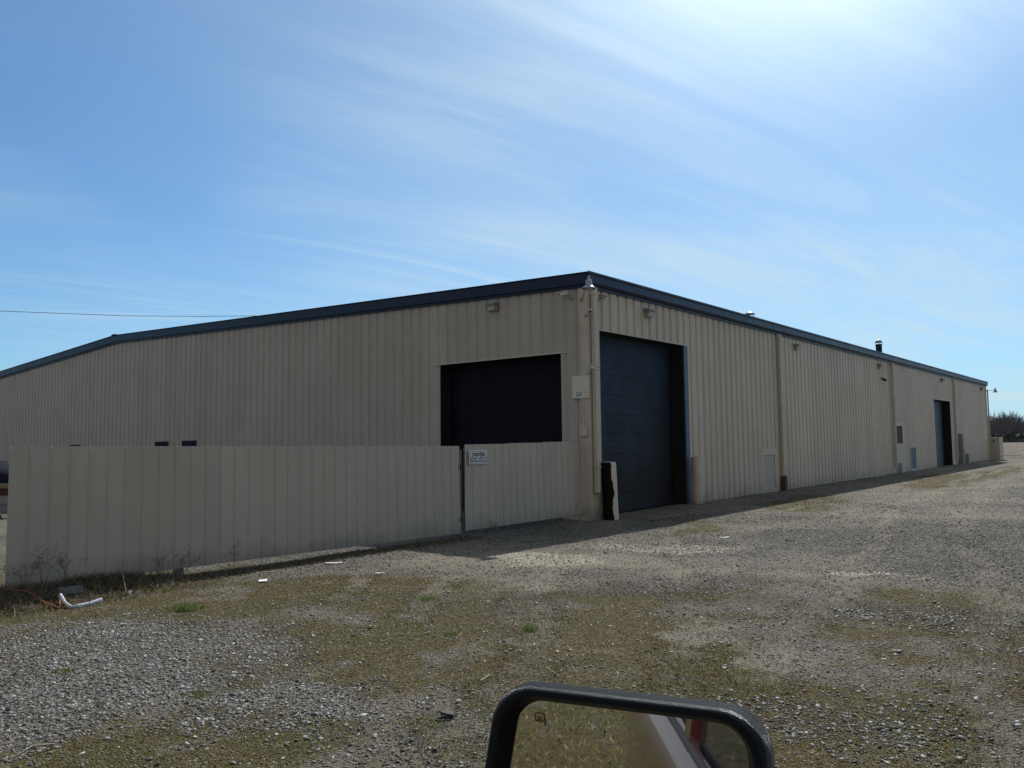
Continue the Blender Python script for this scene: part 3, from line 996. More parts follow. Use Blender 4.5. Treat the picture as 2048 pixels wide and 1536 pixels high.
# low access hatch
r = empty('access_hatch'); r.parent = bld
w = MB()
w.box(9.70, 11.0, -.014, .03, -.1, .16, sh=SH); w.box(9.70, 11.0, -.014, .03, 1.24, 1.42, sh=SH)
w.box(9.70, 9.86, -.014, .03, .16, 1.24, sh=SH); w.box(10.86, 11.0, -.014, .03, .16, 1.24, sh=SH)
build(w, 'frame', [M['wall']], r)
w = MB()
w.box(9.86, 10.86, .012, .03, .16, 1.24, sh=SH)
w.box(9.90, 10.82, -.02, .0, 1.215, 1.24, sh=SH)
build(w, 'panel', [M['wall_shaded']], r)

# boarded window with plain panel below, louvre
r = empty('window'); r.parent = bld
r['label'] = 'dusty boarded window in a flat panel'
w = MB()
w.box(26.05, 27.40, -.012, .03, 2.26, 2.42, sh=SH); w.box(26.05, 26.16, -.012, .03, 1.43, 2.26, sh=SH)
w.box(27.30, 27.40, -.012, .03, 1.43, 2.26, sh=SH); w.box(26.05, 27.40, -.012, .03, -.1, 1.43, sh=SH)
w.box(26.12, 26.9, -.02, -.012, .50, .53, sh=SH)
build(w, 'frame', [M['wall']], r)
w = MB(); w.box(26.16, 27.30, .03, .05, 1.43, 2.26, sh=SH)
build(w, 'pane', [M['boarded']], r)
w = MB(); w.box(26.10, 26.85, -.019, -.016, .05, .50, sh=SH)
build(w, 'patch_panel', [M['louver']], r)
r = empty('louvre_vent'); r.parent = bld
w = MB()
w.box(28.55, 29.80, -.014, .03, 1.20, 1.26, sh=SH); w.box(28.55, 28.63, -.014, .03, .16, 1.20, sh=SH)
w.box(29.72, 29.80, -.014, .03, .16, 1.20, sh=SH); w.box(28.55, 29.80, -.014, .03, -.1, .16, sh=SH)
build(w, 'frame', [M['trim']], r)
w = MB()
w.box(28.63, 29.72, .06, .08, .16, 1.2, sh=SH, mi=1)
for i in range(8):
    z = .18 + i * .128
    a = [(28.63, .05, z + .10 + SH * 28.6), (29.72, .05, z + .10 + SH * 29.7), (29.72, -.01, z + SH * 29.7), (28.63, -.01, z + SH * 28.6)]
    w.poly(a); w.poly([(p[0], p[1], p[2] - .012) for p in a][::-1])
build(w, 'slats', [M['louver'], M['black']], r)

# small windows of the end wall behind the fence
for (ya, yb, zt) in ((16.21, 17.06, 1.935), (18.08, 18.92, 1.925), (25.1, 25.95, 1.875)):
    r = empty('window'); r.parent = bld
    w = MB()
    for bx in ((ya - .05, yb + .05, zt, zt + .05), (ya - .05, ya, 1.1, zt), (yb, yb + .05, 1.1, zt), (ya - .05, yb + .05, 1.05, 1.1), ((ya + yb) / 2 - .02, (ya + yb) / 2 + .02, 1.1, zt)):
        w.box(-.02, .02, *bx)
    build(w, 'frame', [M['roof']], r)
    w = MB(); w.box(-.012, .0, ya, yb, 1.1, zt)
    build(w, 'pane', [M['blackdoor']], r)

# flue pipes through the roof
for (xx, zt, zp) in ((12.86, 6.39, 6.20), (29.65, 6.97, 6.72)):
    r = empty('flue_pipe', (xx, 1.5, top(1.5) + SH * xx - .05)); r.parent = bld
    zz0 = top(1.5) + SH * xx - .05
    w = MB(); w.lathe((xx, 1.5, 0), [(.24, zz0), (.17, zz0 + .12), (.15, zz0 + .14), (.15, zp - .06), (.165, zp - .05), (.165, zp)], 18)
    build(w, 'pipe', [M['rust'] if xx < 20 else M['roof']], r)
    w = MB(); w.lathe((xx, 1.5, 0), [(.20, zp + .085), (.20, zp + .095), (.10, zt - .04), (.02, zt), (.0, zt)], 18)
    for k in range(4):
        a = k * math.pi / 2 + .4
        w.tube([(xx + .14 * math.cos(a), 1.5 + .14 * math.sin(a), zp - .03), (xx + .16 * math.cos(a), 1.5 + .16 * math.sin(a), zp + .10)], .009, 5)
    build(w, 'rain_cap', [M['galv']], r)


# ------------------------------------------------------------------ things fixed to the walls
def wall_light(x, z, label, wdt=.30, on='side', sc_=1.0):
    if on == 'side':
        r = empty('wall_light', (x, 0, z), label, 'wall light', 'box wall lights under the eaves')
        T = lambda a, d, h: (x + a, -d, z + h)
    else:
        r = empty('wall_light', (0, x, z), label, 'wall light', 'box wall lights under the eaves')
        T = lambda a, d, h: (-d, x + a, z + h)
    h = wdt / 2
    w = MB()
    # hood: deep top sloping to the front
    pr = [(.0, .11), (.16, .085), (.19, .05), (.19, .03), (.0, .03)]
    rows = [[T(-h, d, q) for d, q in pr], [T(h, d, q) for d, q in pr]]
    w.grid(rows); w.poly(rows[0]); w.poly(rows[1][::-1])
    build(w, 'hood', [M['greypaint']], r)
    w = MB()
    pr = [(.0, .03), (.15, .03), (.11, -.10), (.0, -.10)]
    rows = [[T(-h * .85, d, q) for d, q in pr], [T(h * .85, d, q) for d, q in pr]]
    w.grid(rows); w.poly(rows[0]); w.poly(rows[1][::-1])
    build(w, 'housing', [M['fixture']], r)
    w = MB()
    rows = [[T(-h * .7, .118, -.085), T(h * .7, .118, -.085)], [T(-h * .7, .150, .015), T(h * .7, .150, .015)]]
    w.grid(rows)
    build(w, 'lens', [M['lens']], r)
    return r


wall_light(2.72, 5.07, 'box wall light on the end wall above the black door', .30, 'gable')
wall_light(2.70, 4.94, 'box wall light above the tall navy door', .34)
wall_light(13.1, 4.97 + .03, 'box wall light just past the first downspout on the side wall', .34)
wall_light(23.6, 5.02 + .03, 'box wall light with a camera below it on the side wall', .34)
wall_light(36.5, 5.13, 'box wall light above the distant blue door', .34)
wall_light(49.0, 5.22, 'farthest box wall light near the end of the side wall', .34)


def barn_lamp(head, foot, label, s=1.0, foot2=None):
    r = empty('gooseneck_lamp', foot, label, 'lamp', 'gooseneck yard lamps on the building corners')
    h = Vector(head); f = Vector(foot)
    w = MB()
    mid = (h + f) / 2
    w.tube([f, f + (h - f) * .35 + Vector((0, 0, .02)), h + (f - h) * .25 + Vector((0, 0, .04)), h + Vector((0, 0, .02))], .017 * s, 8)
    w.lathe(f, [(.05, -.012), (.05, .012), (.02, .02)], 12, axis=(h - f).normalized())
    build(w, 'arm', [M['fixture']], r)
    w = MB()
    w.lathe(h, [(.035 * s, .19 * s), (.045 * s, .17 * s), (.045 * s, .13 * s), (.085 * s, .115 * s), (.095 * s, .09 * s), (.105 * s, -.04 * s), (.115 * s, -.05 * s)][::-1], 20)
    build(w, 'ballast_housing', [M['lampmetal']], r)
    w = MB()
    w.lathe(h, [(.03 * s, .235 * s), (.042 * s, .225 * s), (.042 * s, .19 * s)][::-1], 14)
    build(w, 'photocell', [M['lampmetal']], r)
    w = MB()
    prof = [(.115 * s, -.05 * s), (.15 * s, -.075 * s), (.195 * s, -.11 * s), (.208 * s, -.135 * s), (.205 * s, -.145 * s), (.19 * s, -.12 * s), (.14 * s, -.085 * s), (.1 * s, -.06 * s)]
    rows = [[h + Vector((q * math.cos(2 * math.pi * k / 24), q * math.sin(2 * math.pi * k / 24), z)) for k in range(24)] for q, z in prof]
    w.grid(rows, smooth=True, closed=True)
    build(w, 'shade', [M['lampmetal']], r)
    w = MB()
    w.lathe(h, [(.13 * s, -.085 * s), (.15 * s, -.115 * s), (.11 * s, -.16 * s), (.0, -.175 * s)][::-1], 18)
    build(w, 'lens', [M['lens']], r)
    return r


barn_lamp((-.60, -.45, 5.13), (-.03, .12, 4.93), 'grey bell shaped lamp on a gooseneck arm at the near building corner', .74)
barn_lamp((51.6, -.50, 5.22), (51.12, -.04, 5.18), 'small bell shaped lamp standing out from the far building corner', .85)


def camera_fix(pos, foot, aim, label, s=1.0, body='whiteplastic'):
    r = empty('security_camera', foot, label, 'camera', 'security cameras on the warehouse walls')
    p, f, a = Vector(pos), Vector(foot), Vector(aim).normalized()
    w = MB(); w.tube([p - a * .07 * s, p + a * .07 * s], .036 * s, 12)
    rt = a.cross(Vector((0, 0, 1))).normalized(); up = rt.cross(a)
    w.obox(p + up * .04 * s + a * .015 * s, a * .095 * s, rt * .042 * s, up * .006 * s)
    build(w, 'body', [M[body]], r)
    w = MB(); w.tube([p + a * .071 * s, p + a * .078 * s], .026 * s, 12)
    build(w, 'lens', [M['darkglass']], r)
    w = MB(); w.tube([f, p - a * .02 * s - up * .03 * s], .014 * s, 8)
    w.lathe(f, [(.035 * s, -.01), (.035 * s, .01)], 10, axis=(0, -1, 0) if f.y < -.01 else (-1, 0, 0))
    build(w, 'bracket', [M['fixture']], r)
    return r


camera_fix((-.14, -.16, 4.62), (-.03, .02, 4.55), (-.75, -.6, -.25), 'white camera on the corner just under the bell lamp', 1.1)
camera_fix((-.10, -.22, 3.36), (-.03, -.01, 3.22), (.8, -.6, -.35), 'white camera on the corner above the cream board', 1.1)
camera_fix((-.16, .52, 5.10), (-.02, .40, 5.0), (-.5, .8, -.2), 'pale camera under the rake trim left of the bell lamp', 1.25)
camera_fix((.42, -.14, 5.02), (.36, -.03, 4.92), (.9, -.5, -.2), 'camera under the gutter just right of the bell lamp', 1.0, 'fixture')
camera_fix((23.95, -.12, 4.45), (23.9, -.01, 4.55), (-.3, -.8, -.5), 'small dark domed camera on the side wall below a box light', 1.3, 'rubber')

# board and electrical box on the corner
M['board'] = mat('cream_board', (0.66, 0.60, 0.49), .4, var=.08, vscale=8)
r = empty('cream_board', (-.05, .2, 2.7), 'blank cream board with blue painted letters near its foot, on the corner trim', 'board')
w = MB(); w.box(-.056, -.038, -.04, .405, 2.705, 3.215, bev=.004)
build(w, 'board', [M['board']], r)


def text_mesh(name, s, origin, xdir, ydir, height, mt, parent, width=None, offset=0.0, depth=.002):
    cu = bpy.data.curves.new(name, 'FONT')
    cu.body = s
    cu.size = 1
    cu.offset = offset
    cu.extrude = 0
    to = bpy.data.objects.new(name, cu)
    col.objects.link(to)
    dg = bpy.context.evaluated_depsgraph_get()
    me = bpy.data.meshes.new_from_object(to.evaluated_get(dg))
    col.objects.unlink(to)
    bpy.data.objects.remove(to)
    co = np.array([v.co[:] for v in me.vertices])
    mn, mxx = co.min(0), co.max(0)
    sy_ = height / (mxx[1] - mn[1])
    sx_ = (width / (mxx[0] - mn[0])) if width else sy_
    xd, yd = Vector(xdir).normalized(), Vector(ydir).normalized()
    nd = xd.cross(yd)
    for v in me.vertices:
        p = Vector(origin) + xd * (v.co.x - mn[0]) * sx_ + yd * (v.co.y - mn[1]) * sy_ + nd * .001
        v.co = p
    me.materials.clear(); me.materials.append(mt)
    o = bpy.data.objects.new(name, me)
    col.objects.link(o)
    o.parent = parent
    me.transform(Matrix.Translation(-Vector(parent.location)))
    return o


text_mesh('lettering', 'EAK', (-.0575, .285, 2.745), (0, -1, 0), (0, 0, 1), .10, M['signblue'], r, width=.155, offset=.02)
w = MB(); w.poly([(-.0568, .30, 2.73), (-.0568, .12, 2.73), (-.0568, .12, 2.80), (-.0568, .22, 2.84), (-.0568, .29, 2.80)])
build(w, 'paint_patch', [M['signwhite']], r)
r = empty('junction_box', (-.06, .1, 1.85), 'small beige junction box low on the corner trim', 'junction box')
w = MB(); w.box(-.09, -.036, .02, .20, 1.86, 2.09, bev=.008); build(w, 'cover', [M['trim']], r)
w = MB(); w.tube([(-.06, .11, 2.09), (-.06, .11, 2.70)], .012, 6); build(w, 'conduit', [M['trim']], r)

# electrical cabinets beyond the far door
r = empty('utility_cabinet', (40.6, -.1, .25), 'tall narrow dark grey cabinet beyond the distant blue door', 'cabinet', 'grey cabinets against the side wall')
w = MB(); w.box(40.25, 40.75, -.26, -.02, .0, 1.88, bev=.02, sh=SH); build(w, 'case', [M['greypaint']], r)
w = MB(); w.box(40.30, 40.70, -.275, -.26, .1, 1.8, sh=SH); w.box(40.64, 40.67, -.30, -.275, .8, .95, sh=SH); build(w, 'door', [M['greypaint']], r)
r = empty('utility_cabinet', (41.8, -.1, .25), 'short grey cabinet beside the tall narrow one', 'cabinet', 'grey cabinets against the side wall')
w = MB(); w.box(41.45, 42.1, -.35, -.02, .0, .66, bev=.02, sh=SH); build(w, 'case', [M['fixture']], r)
w = MB(); w.box(41.5, 42.05, -.365, -.35, .08, .6, sh=SH); build(w, 'door', [M['fixture']], r)
r = empty('equipment_enclosure', (52.2, -.3, .3), 'beige metal enclosure at the far end of the warehouse', 'enclosure')
w = MB(); w.box(51.06, 52.6, -.66, .0, .0, 1.58, bev=.02, sh=SH); build(w, 'case', [M['fence']], r)
w = MB(); w.box(51.04, 52.65, -.70, .0, 1.58, 1.62, sh=SH); build(w, 'lid', [M['trim']], r)
w = MB(); w.tube([(51.03, -.3, 1.25 + .28), (51.03, -.3, 1.45 + .28)], .03, 8); build(w, 'handle', [M['rubber']], r)


# ------------------------------------------------------------------ bollards
def bollard(x, y, rad, h, label, lean=(0, 0), peeled=False):
    z = float(ground_z(x, y)) - .05
    r = empty('bollard', (x, y, z), label, 'bollard', 'pipe bollards flanking the tall navy door')
    w = MB()
    L = Vector((lean[0], lean[1], 1))
    rows = []
    n_ = 28
    zs = [0, .15, .3, .5, .7, .9, 1.1, h - .03, h]
    for zq in zs:
        rr = rad * (1 + .01 * math.sin(zq * 9)) * (.93 if zq == h else 1)
        rows.append([Vector((x, y, z)) + L * zq + Vector((rr * math.cos(2 * math.pi * k / n_), rr * math.sin(2 * math.pi * k / n_), 0)) for k in range(n_)])
    w.grid(rows, smooth=True, closed=True)
    build(w, 'pipe', [M['peel'] if peeled else M['trim']], r)
    w = MB()
    c_ = Vector((x, y, z)) + L * h
    w.lathe(c_, [(rad * .93, 0), (rad * .7, .012), (rad * .3, .02), (.0, .022)], n_)
    build(w, 'cap', [M['concrete']], r)
    return r


# paint torn off the left half of the near bollard, bare dark steel shows
pm = bpy.data.materials.new('peeling_bollard_paint')
pm.use_nodes = True
tt = pm.node_tree
bb = tt.nodes['Principled BSDF']
bb.inputs['Roughness'].default_value = .7
bb.inputs['Specular IOR Level'].default_value = .12
ge = N(tt, 'ShaderNodeNewGeometry')
sp = N(tt, 'ShaderNodeSeparateXYZ'); tt.links.new(ge.outputs['Position'], sp.inputs[0])
no = N(tt, 'ShaderNodeTexNoise', i_Scale=2.4, i_Detail=6); tt.links.new(ge.outputs['Position'], no.inputs['Vector'])
e1 = math_n(tt, 'SUBTRACT', math_n(tt, 'MULTIPLY', sp.outputs[0], .78), math_n(tt, 'MULTIPLY', sp.outputs[1], .62))
e1 = math_n(tt, 'SUBTRACT', e1, .53)
e1 = math_n(tt, 'ADD', e1, math_n(tt, 'MULTIPLY', math_n(tt, 'SUBTRACT', no.outputs[0], .5), .22))
e1 = math_n(tt, 'ADD', e1, math_n(tt, 'MULTIPLY', sp.outputs[2], .055))
cc = mixc(tt, ramp(tt, math_n(tt, 'MULTIPLY', e1, 60.0, clamp=True), [(.4, 0), (.6, 1)]), (0.007, 0.006, 0.006), (0.60, 0.55, 0.46))
tt.links.new(cc, bb.inputs['Base Color'])
M['peel'] = pm
bollard(.49, -.22, .17, 1.32, 'leaning cream bollard at the left of the navy door, left half torn to black steel', (-.055, 0), True)
bollard(4.82, -.20, .135, 1.28, 'smooth cream bollard at the right of the navy door', (-.01, 0))


# ------------------------------------------------------------------ fence
def fence_panel(mb, xa, xb, za0, zb0, za1, zb1, lean=0.0, pitch_=.226, steps=None):
    """xa..xb along X at y=.2; bottom za0->zb0, top za1->zb1; lean pushes the foot along X at the right end"""
    L = xb - xa
    pr = profile(0, L, pitch_, .02, groove=.13, depth=-.013, slope=.05)
    def P(t_, d, bot):
        u = t_ / L
        z = (za0 + (zb0 - za0) * u) if bot else (za1 + (zb1 - za1) * u)
        wob = .004 * math.sin(t_ * 2.3) + .003 * math.sin(t_ * 5.1)
        return (xa + t_ + (lean * u if bot else 0), .2 + d + wob * (1 if bot else .4), z + (steps(t_) if steps and not bot else 0))
    mb.grid([[P(t_, d, True) for t_, d in pr], [P(t_, d, False) for t_, d in pr]])
    mb.grid([[(p[0], p[1] + .004, p[2]) for p in [P(t_, d, True) for t_, d in pr]], [(p[0], p[1] + .004, p[2]) for p in [P(t_, d, False) for t_, d in pr]]])


f1 = empty('metal_fence', (-11.6, .2, .1), 'long grey beige ribbed sheet metal fence running left from the gap', 'fence')
w = MB(); fence_panel(w, -11.613, -4.08, .106, .066, 1.717, 1.668, 0.03, .2215)
build(w, 'sheet_panel', [M['fence']], f1)
for px_ in (-11.45, -9.55):
    w = MB(); w.box(px_, px_ + .10, .235, .335, -.3, 1.55); build(w, 'post', [M['post']], f1)
for zz_ in (.35, 1.35):
    w = MB(); w.box(-11.55, -4.12, .210, .235, zz_, zz_ + .09); build(w, 'rail', [M['post']], f1)
w = MB(); w.box(-4.13, -3.95, .24, .30, .0, 1.60); w.box(-4.07, -4.01, .225, .24, .0, 1.60)
w.obox((-4.04, .215, 1.27), (.05, 0, 0), (0, .02, 0), (0, 0, .05), 1); w.obox((-4.03, .215, .32), (.05, 0, 0), (0, .02, 0), (0, 0, .04), 1)
build(w, 'end_post', [M['post'], M['rubber']], f1)
f2 = empty('metal_gate', (-3.9, .2, .1), 'short beige ribbed gate panel between the fence gap and the building corner', 'gate')
w = MB()
def stp(t_):
    return .012 * (t_ > 1.32) + .012 * (t_ > 2.45)
fence_panel(w, -3.923, -.142, .099, .125, 1.695, 1.718, .10, .2215, steps=stp)
build(w, 'sheet_panel', [M['fence']], f2)
w = MB()
for zz_ in (.35, 1.35):
    w.box(-3.85, -.15, .212, .235, zz_, zz_ + .06)
w.box(-3.9, -3.84, .212, .25, .12, 1.65); w.box(-.22, -.16, .212, .25, .12, 1.65)
build(w, 'frame', [M['post']], f2)

# sign on the gate
r = empty('notice_sign', (-3.565, .18, 1.46), 'white framed notice reading DRIVERS PLEASE CHECK IN BEFORE DOCKING on the gate', 'sign')
sx0, sx1, sz0, sz1 = -3.835, -3.295, 1.322, 1.582
w = MB(); w.box(sx0, sx1, .166, .178, sz0, sz1, bev=.003); build(w, 'plate', [M['signwhite']], r)
w = MB()
for bx in ((sx0 + .035, sx1 - .015, sz1 - .028, sz1 - .018), (sx0 + .035, sx1 - .015, sz0 + .016, sz0 + .026), (sx0 + .035, sx0 + .047, sz0 + .026, sz1 - .028), (sx1 - .027, sx1 - .015, sz0 + .026, sz1 - .028), (sx0 - .004, sx0 + .006, sz0, sz1)):
    w.box(bx[0], bx[1], .163, .166, bx[2], bx[3])
build(w, 'border', [M['signblack']], r)
y_ = .1635
text_mesh('lettering', 'DRIVERS', (sx0 + .085, y_, sz1 - .118), (1, 0, 0), (0, 0, 1), .078, M['signblack'], r, width=.385, offset=.035)
text_mesh('lettering', 'PLEASE CHECK IN', (sx0 + .058, y_, sz0 + .092), (1, 0, 0), (0, 0, 1), .040, M['signblack'], r, width=.435, offset=.03)
text_mesh('lettering', 'BEFORE DOCKING', (sx0 + .058, y_, sz0 + .040), (1, 0, 0), (0, 0, 1), .040, M['signblack'], r, width=.435, offset=.03)

# ------------------------------------------------------------------ overhead cable
w = MB()
cp = []
A0 = Vector((-14.5, 58, 10.75)); 
pts_c = [(-26, 61.9, 10.75), (-8, 52.2, 10.40), (4.31, 46.61, 10.46), (10.86, 43.9, 10.63), (14.98, 41.7, 10.84), (18.89, 39.21, 11.07), (26, 35.2, 11.7), (36, 29.6, 12.9)]
w.tube(pts_c, .018, 5)
o = build(w, 'overhead_cable', [M['cable']])
tag(o, 'thin black overhead cable sagging behind the gable roof', 'cable')

# ------------------------------------------------------------------ trailer beyond the fence
tr_ = empty('flatbed_trailer', (-7.6, 15.1, 0), 'old flatbed trailer with a tan deck edge beyond the left end of the fence', 'trailer')
tr_.rotation_euler = (0, 0, R(163))
def tb(name, mt, fn):
    w_ = MB(); fn(w_)
    o_ = w_.build(name, [mt]); o_.parent = tr_
    return o_
tb('deck', M['wood'], lambda q: [q.box(-1.8 + i * .62, -1.8 + i * .62 + .6, -.05, 1.9, .76, .84) for i in range(8)])
tb('side_rail', M['wood'], lambda q: q.box(-1.85, 3.2, 1.9, 1.96, .74, .86))
tb('frame', M['rust'], lambda q: (q.box(-1.7, 3.1, 1.75, 1.88, .57, .755), q.box(-1.7, 3.1, .02, .15, .57, .755), q.box(-1.75, 3.15, 1.70, 1.90, .38, .56)))
tb('bumper_beam', M['greypaint'], lambda q: q.box(-1.6, 2.9, 1.90, 1.99, .36, .56))
for xx in (-.4, 1.4):
    for yy in (.25, 1.65):
        tb('wheel', M['rubber'], lambda q: q.lathe((xx, yy, .34), [(.2, -.11), (.33, -.11), (.34, -.08), (.34, .08), (.33, .11), (.2, .11)], 22, axis=(0, 1, 0)))
tb('drawbar', M['rust'], lambda q: (q.tube([(3.1, .2, .66), (4.6, 1.0, .45)], .05, 6), q.tube([(3.1, 1.8, .66), (4.6, 1.0, .45)], .05, 6)))
bl_ = empty('tarpaulin_load', (-7.6, 15.1, .84), 'dark blue grey tarpaulin bundle on the trailer deck', 'tarpaulin')
w = MB()
rows = []
for i in range(15):
    a = -1.5 + i * .3
    row = []
    for j in range(13):
        th = math.pi * j / 12
        hh_ = .46 + .10 * math.sin(i * 1.3) + .05 * math.sin(j * 2.1 + i)
        row.append((a, .95 - math.cos(th) * .8, .005 + abs(math.sin(th)) ** .6 * hh_ * (0.05 if i in (0, 14) else 1)))
    rows.append(row)
w.grid(rows, smooth=True)
o = w.build('cover', [M['tarp']]); o.parent = bl_
bl_.rotation_euler = (0, 0, R(163))

# ------------------------------------------------------------------ far field and wood
fm = bpy.data.materials.new('ploughed_stubble')
fm.use_nodes = True
t = fm.node_tree
bb = t.nodes['Principled BSDF']
geo = N(t, 'ShaderNodeNewGeometry')
mp = N(t, 'ShaderNodeMapping'); mp.inputs['Scale'].default_value = (.5, 1.6, 1); mp.inputs['Rotation'].default_value = (0, 0, R(20))
t.links.new(geo.outputs['Position'], mp.inputs[0])
n1_ = N(t, 'ShaderNodeTexNoise', i_Scale=1.0, i_Detail=9, i_Roughness=.75); t.links.new(mp.outputs[0], n1_.inputs['Vector'])
cc = ramp(t, n1_.outputs[0], [(.35, (.09, .075, .06)), (.54, (.16, .13, .105)), (.62, (.38, .34, .28)), (.75, (.6, .55, .48))])
t.links.new(cc, bb.inputs['Base Color'])
bp = N(t, 'ShaderNodeBump', i_Strength=1, i_Distance=.3); t.links.new(n1_.outputs[0], bp.inputs['Height']); t.links.new(bp.outputs[0], bb.inputs['Normal'])
bb.inputs['Roughness'].default_value = .9
bb.inputs['Specular IOR Level'].default_value = .05
fx_ = axis(66, 100, 1.0, 1.0 + 1e9, 1.06, 66, 1400)
fy_ = np.concatenate([-np.geomspace(500, 8, 26), np.arange(-7, 30, 1.0), np.geomspace(31, 700, 30)])
Xf, Yf = np.meshgrid(fx_[fx_ >= 66], fy_)
Zf = .36 + (fbm(Xf * .45, Yf * .45, 91) - .3) * .14
ii = np.arange(Xf.size).reshape(Xf.shape)
qf = np.stack([ii[:-1, :-1], ii[:-1, 1:], ii[1:, 1:], ii[1:, :-1]], -1).reshape(-1)
o = np_mesh('field', np.stack([Xf.ravel(), Yf.ravel(), Zf.ravel()], -1), qf, 4, [fm])
tag(o, 'harvested brown field with pale stubble beyond the yard', 'field', kind='structure')

tm = mat('hazed_branches', (0.15, 0.155, 0.165), .9, var=.35, vscale=.05)  # lightened blue-grey, distance haze mixed into the branch colour
em = mat('far_undergrowth', (0.10, 0.105, 0.10), .9, var=.5, vscale=.08)
P, Fc = [], []
def strip(a, b_, w0, w1, lat):
    i0 = len(P)
    P.extend([a - lat * w0, a + lat * w0, b_ + lat * w1, b_ - lat * w1]); Fc.append((i0, i0 + 1, i0 + 2, i0 + 3))
rr_ = random.Random(5)
for k in range(420):
    azk = R(rr_.uniform(-10, 12)); dist = rr_.uniform(660, 800)
    bx_, by_ = CAM.x + dist * math.cos(azk), CAM.y + dist * math.sin(azk)
    lat = np.array([-math.sin(azk), math.cos(azk), 0])
    H = rr_.uniform(15, 20) * (1.0 + .08 * math.sin(azk * 60))
    p0 = np.array([bx_, by_, .3])
    strip(p0, p0 + np.array([0, 0, H * .5]), .30, .2, lat)
    for j in range(46):
        s0 = p0 + np.array([0, 0, H * rr_.uniform(.15, .6)])
        an = rr_.uniform(-1.1, 1.1) * .8
        ln = H * rr_.uniform(.2, .5)
        d_ = lat * math.sin(an) * ln + np.array([rr_.uniform(-1, 1), rr_.uniform(-1, 1), math.cos(an) * ln])
        e_ = s0 + d_
        if e_[2] > H: e_[2] = H - rr_.random()
        strip(s0, e_, .20, .10, lat)
        for q in range(3):
            s1 = s0 + d_ * rr_.uniform(.4, .95)
            an2 = an + rr_.uniform(-.8, .8); l2 = ln * rr_.uniform(.25, .5)
            strip(s1, s1 + lat * math.sin(an2) * l2 + np.array([0, 0, math.cos(an2) * l2]), .13, .07, lat)
wood = np_mesh('distant_wood', np.array(P), np.array(Fc).ravel(), 4, [tm])
tag(wood, 'bare leafless grey wood along the horizon beyond the field', 'woodland', kind='stuff')
w = MB()
rows = []
for i in range(220):
    azk = R(-14 + i * 28 / 219)
    hb = 3.2 + 2.0 * float(vnoise(np.array(i * .35), np.array(1.5), 3)) + 2 * rr_.random()
    row = []
    for j in range(6):
        u = j / 5
        dist = 655 + 2.5 * u + rr_.uniform(-2, 2)
        row.append((CAM.x + dist * math.cos(azk), CAM.y + dist * math.sin(azk), .2 + hb * math.sin(u * math.pi * .75) * (0.8 + .4 * rr_.random())))
    rows.append(row)
w.grid(rows)
o = build(w, 'undergrowth', [em])
tag(o, 'dark scrub at the foot of the distant wood', 'scrub', kind='stuff')


# ------------------------------------------------------------------ small things on the ground
def gz(x, y): return float(ground_z(x, y))


def tuft(x, y, rad, n_, hmax, label, green=1.0):
    a = rng.random(n_) * 2 * np.pi
    rr = rad * np.sqrt(rng.random(n_))
    xx, yy = x + rr * np.cos(a), y + rr * np.sin(a)
    h = hmax * (.35 + .65 * rng.random(n_)) * (1 - .5 * (rr / rad))
    c_ = np.array([(0.07, 0.13, 0.022), (0.12, 0.17, 0.03), (0.28, 0.25, 0.14)])[rng.choice(3, n_, p=[.5, .3, .2])] * (.7 + .6 * rng.random((n_, 1)))
    V_, F_, C_ = blades('t', xx, yy, h, .0022 + .002 * rng.random(n_), c_, .9)
    z = gz(x, y)
    V_[:, 0] -= x; V_[:, 1] -= y; V_[:, 2] -= z
    o_ = np_mesh('grass_tuft', V_, F_, 3, [bmat], {'tone': C_})
    o_.location = (x, y, z)
    tag(o_, label, 'grass tuft', 'green grass tufts in the gravel')


tuft(-10.70, -2.04, .17, 480, .15, 'largest green grass tuft, in the gravel in front of the long fence')
tuft(-8.84, -3.72, .12, 260, .07, 'green grass tuft in the mossy dirt in front of the fence gap')
tuft(-9.33, -5.46, .08, 200, .07, 'green grass tuft in bare dirt just beyond the vehicle mirror')
tuft(-12.24, -4.88, .10, 220, .05, 'brownish green grass tuft among pale stones in the left foreground')
tuft(-12.55, -3.55, .08, 170, .045, 'small green grass tuft in the middle of the pale gravel patch')
tuft(-9.95, -5.05, .07, 160, .045, 'small green grass tuft between moss patches beyond the mirror')


def weed(x, y, h, spread, n_, label, lean=0.0):
    r_ = random.Random(int(abs(x * 1000)))
    z = gz(x, y)
    w_ = MB()
    for i in range(n_):
        a = r_.uniform(-1, 1)
        hh_ = h * r_.uniform(.55, 1)
        x1 = x + a * spread + lean
        p = [Vector((x + a * .02, y, z - .02)), Vector((x + a * spread * .45 + lean * .4, y - .02, z + hh_ * .55)), Vector((x1, y - r_.uniform(0, .05), z + hh_))]
        w_.tube(p, [.0024, .0018, .001], 4, caps=False)
        for j in range(9):
            u = r_.uniform(.35, 1)
            s_ = p[1].lerp(p[2], (u - .35) / .65)
            e_ = s_ + Vector((r_.uniform(-.07, .07), r_.uniform(-.03, .02), r_.uniform(.0, .06)))
            w_.tube([s_, e_], .001, 3, caps=False)
            for q in range(2):
                e2 = e_ + Vector((r_.uniform(-.015, .015), 0, r_.uniform(-.01, .015)))
                w_.obox(e2, (.004, 0, .0015), (0, .002, 0), (.001, 0, .003))
    o_ = build(w_, 'dry_weed', [M['weed']])
    o_.data.transform(Matrix.Translation(-Vector((x, y, z)))); o_.location = (x, y, z)
    tag(o_, label, 'weed', 'dry weeds along the fence')


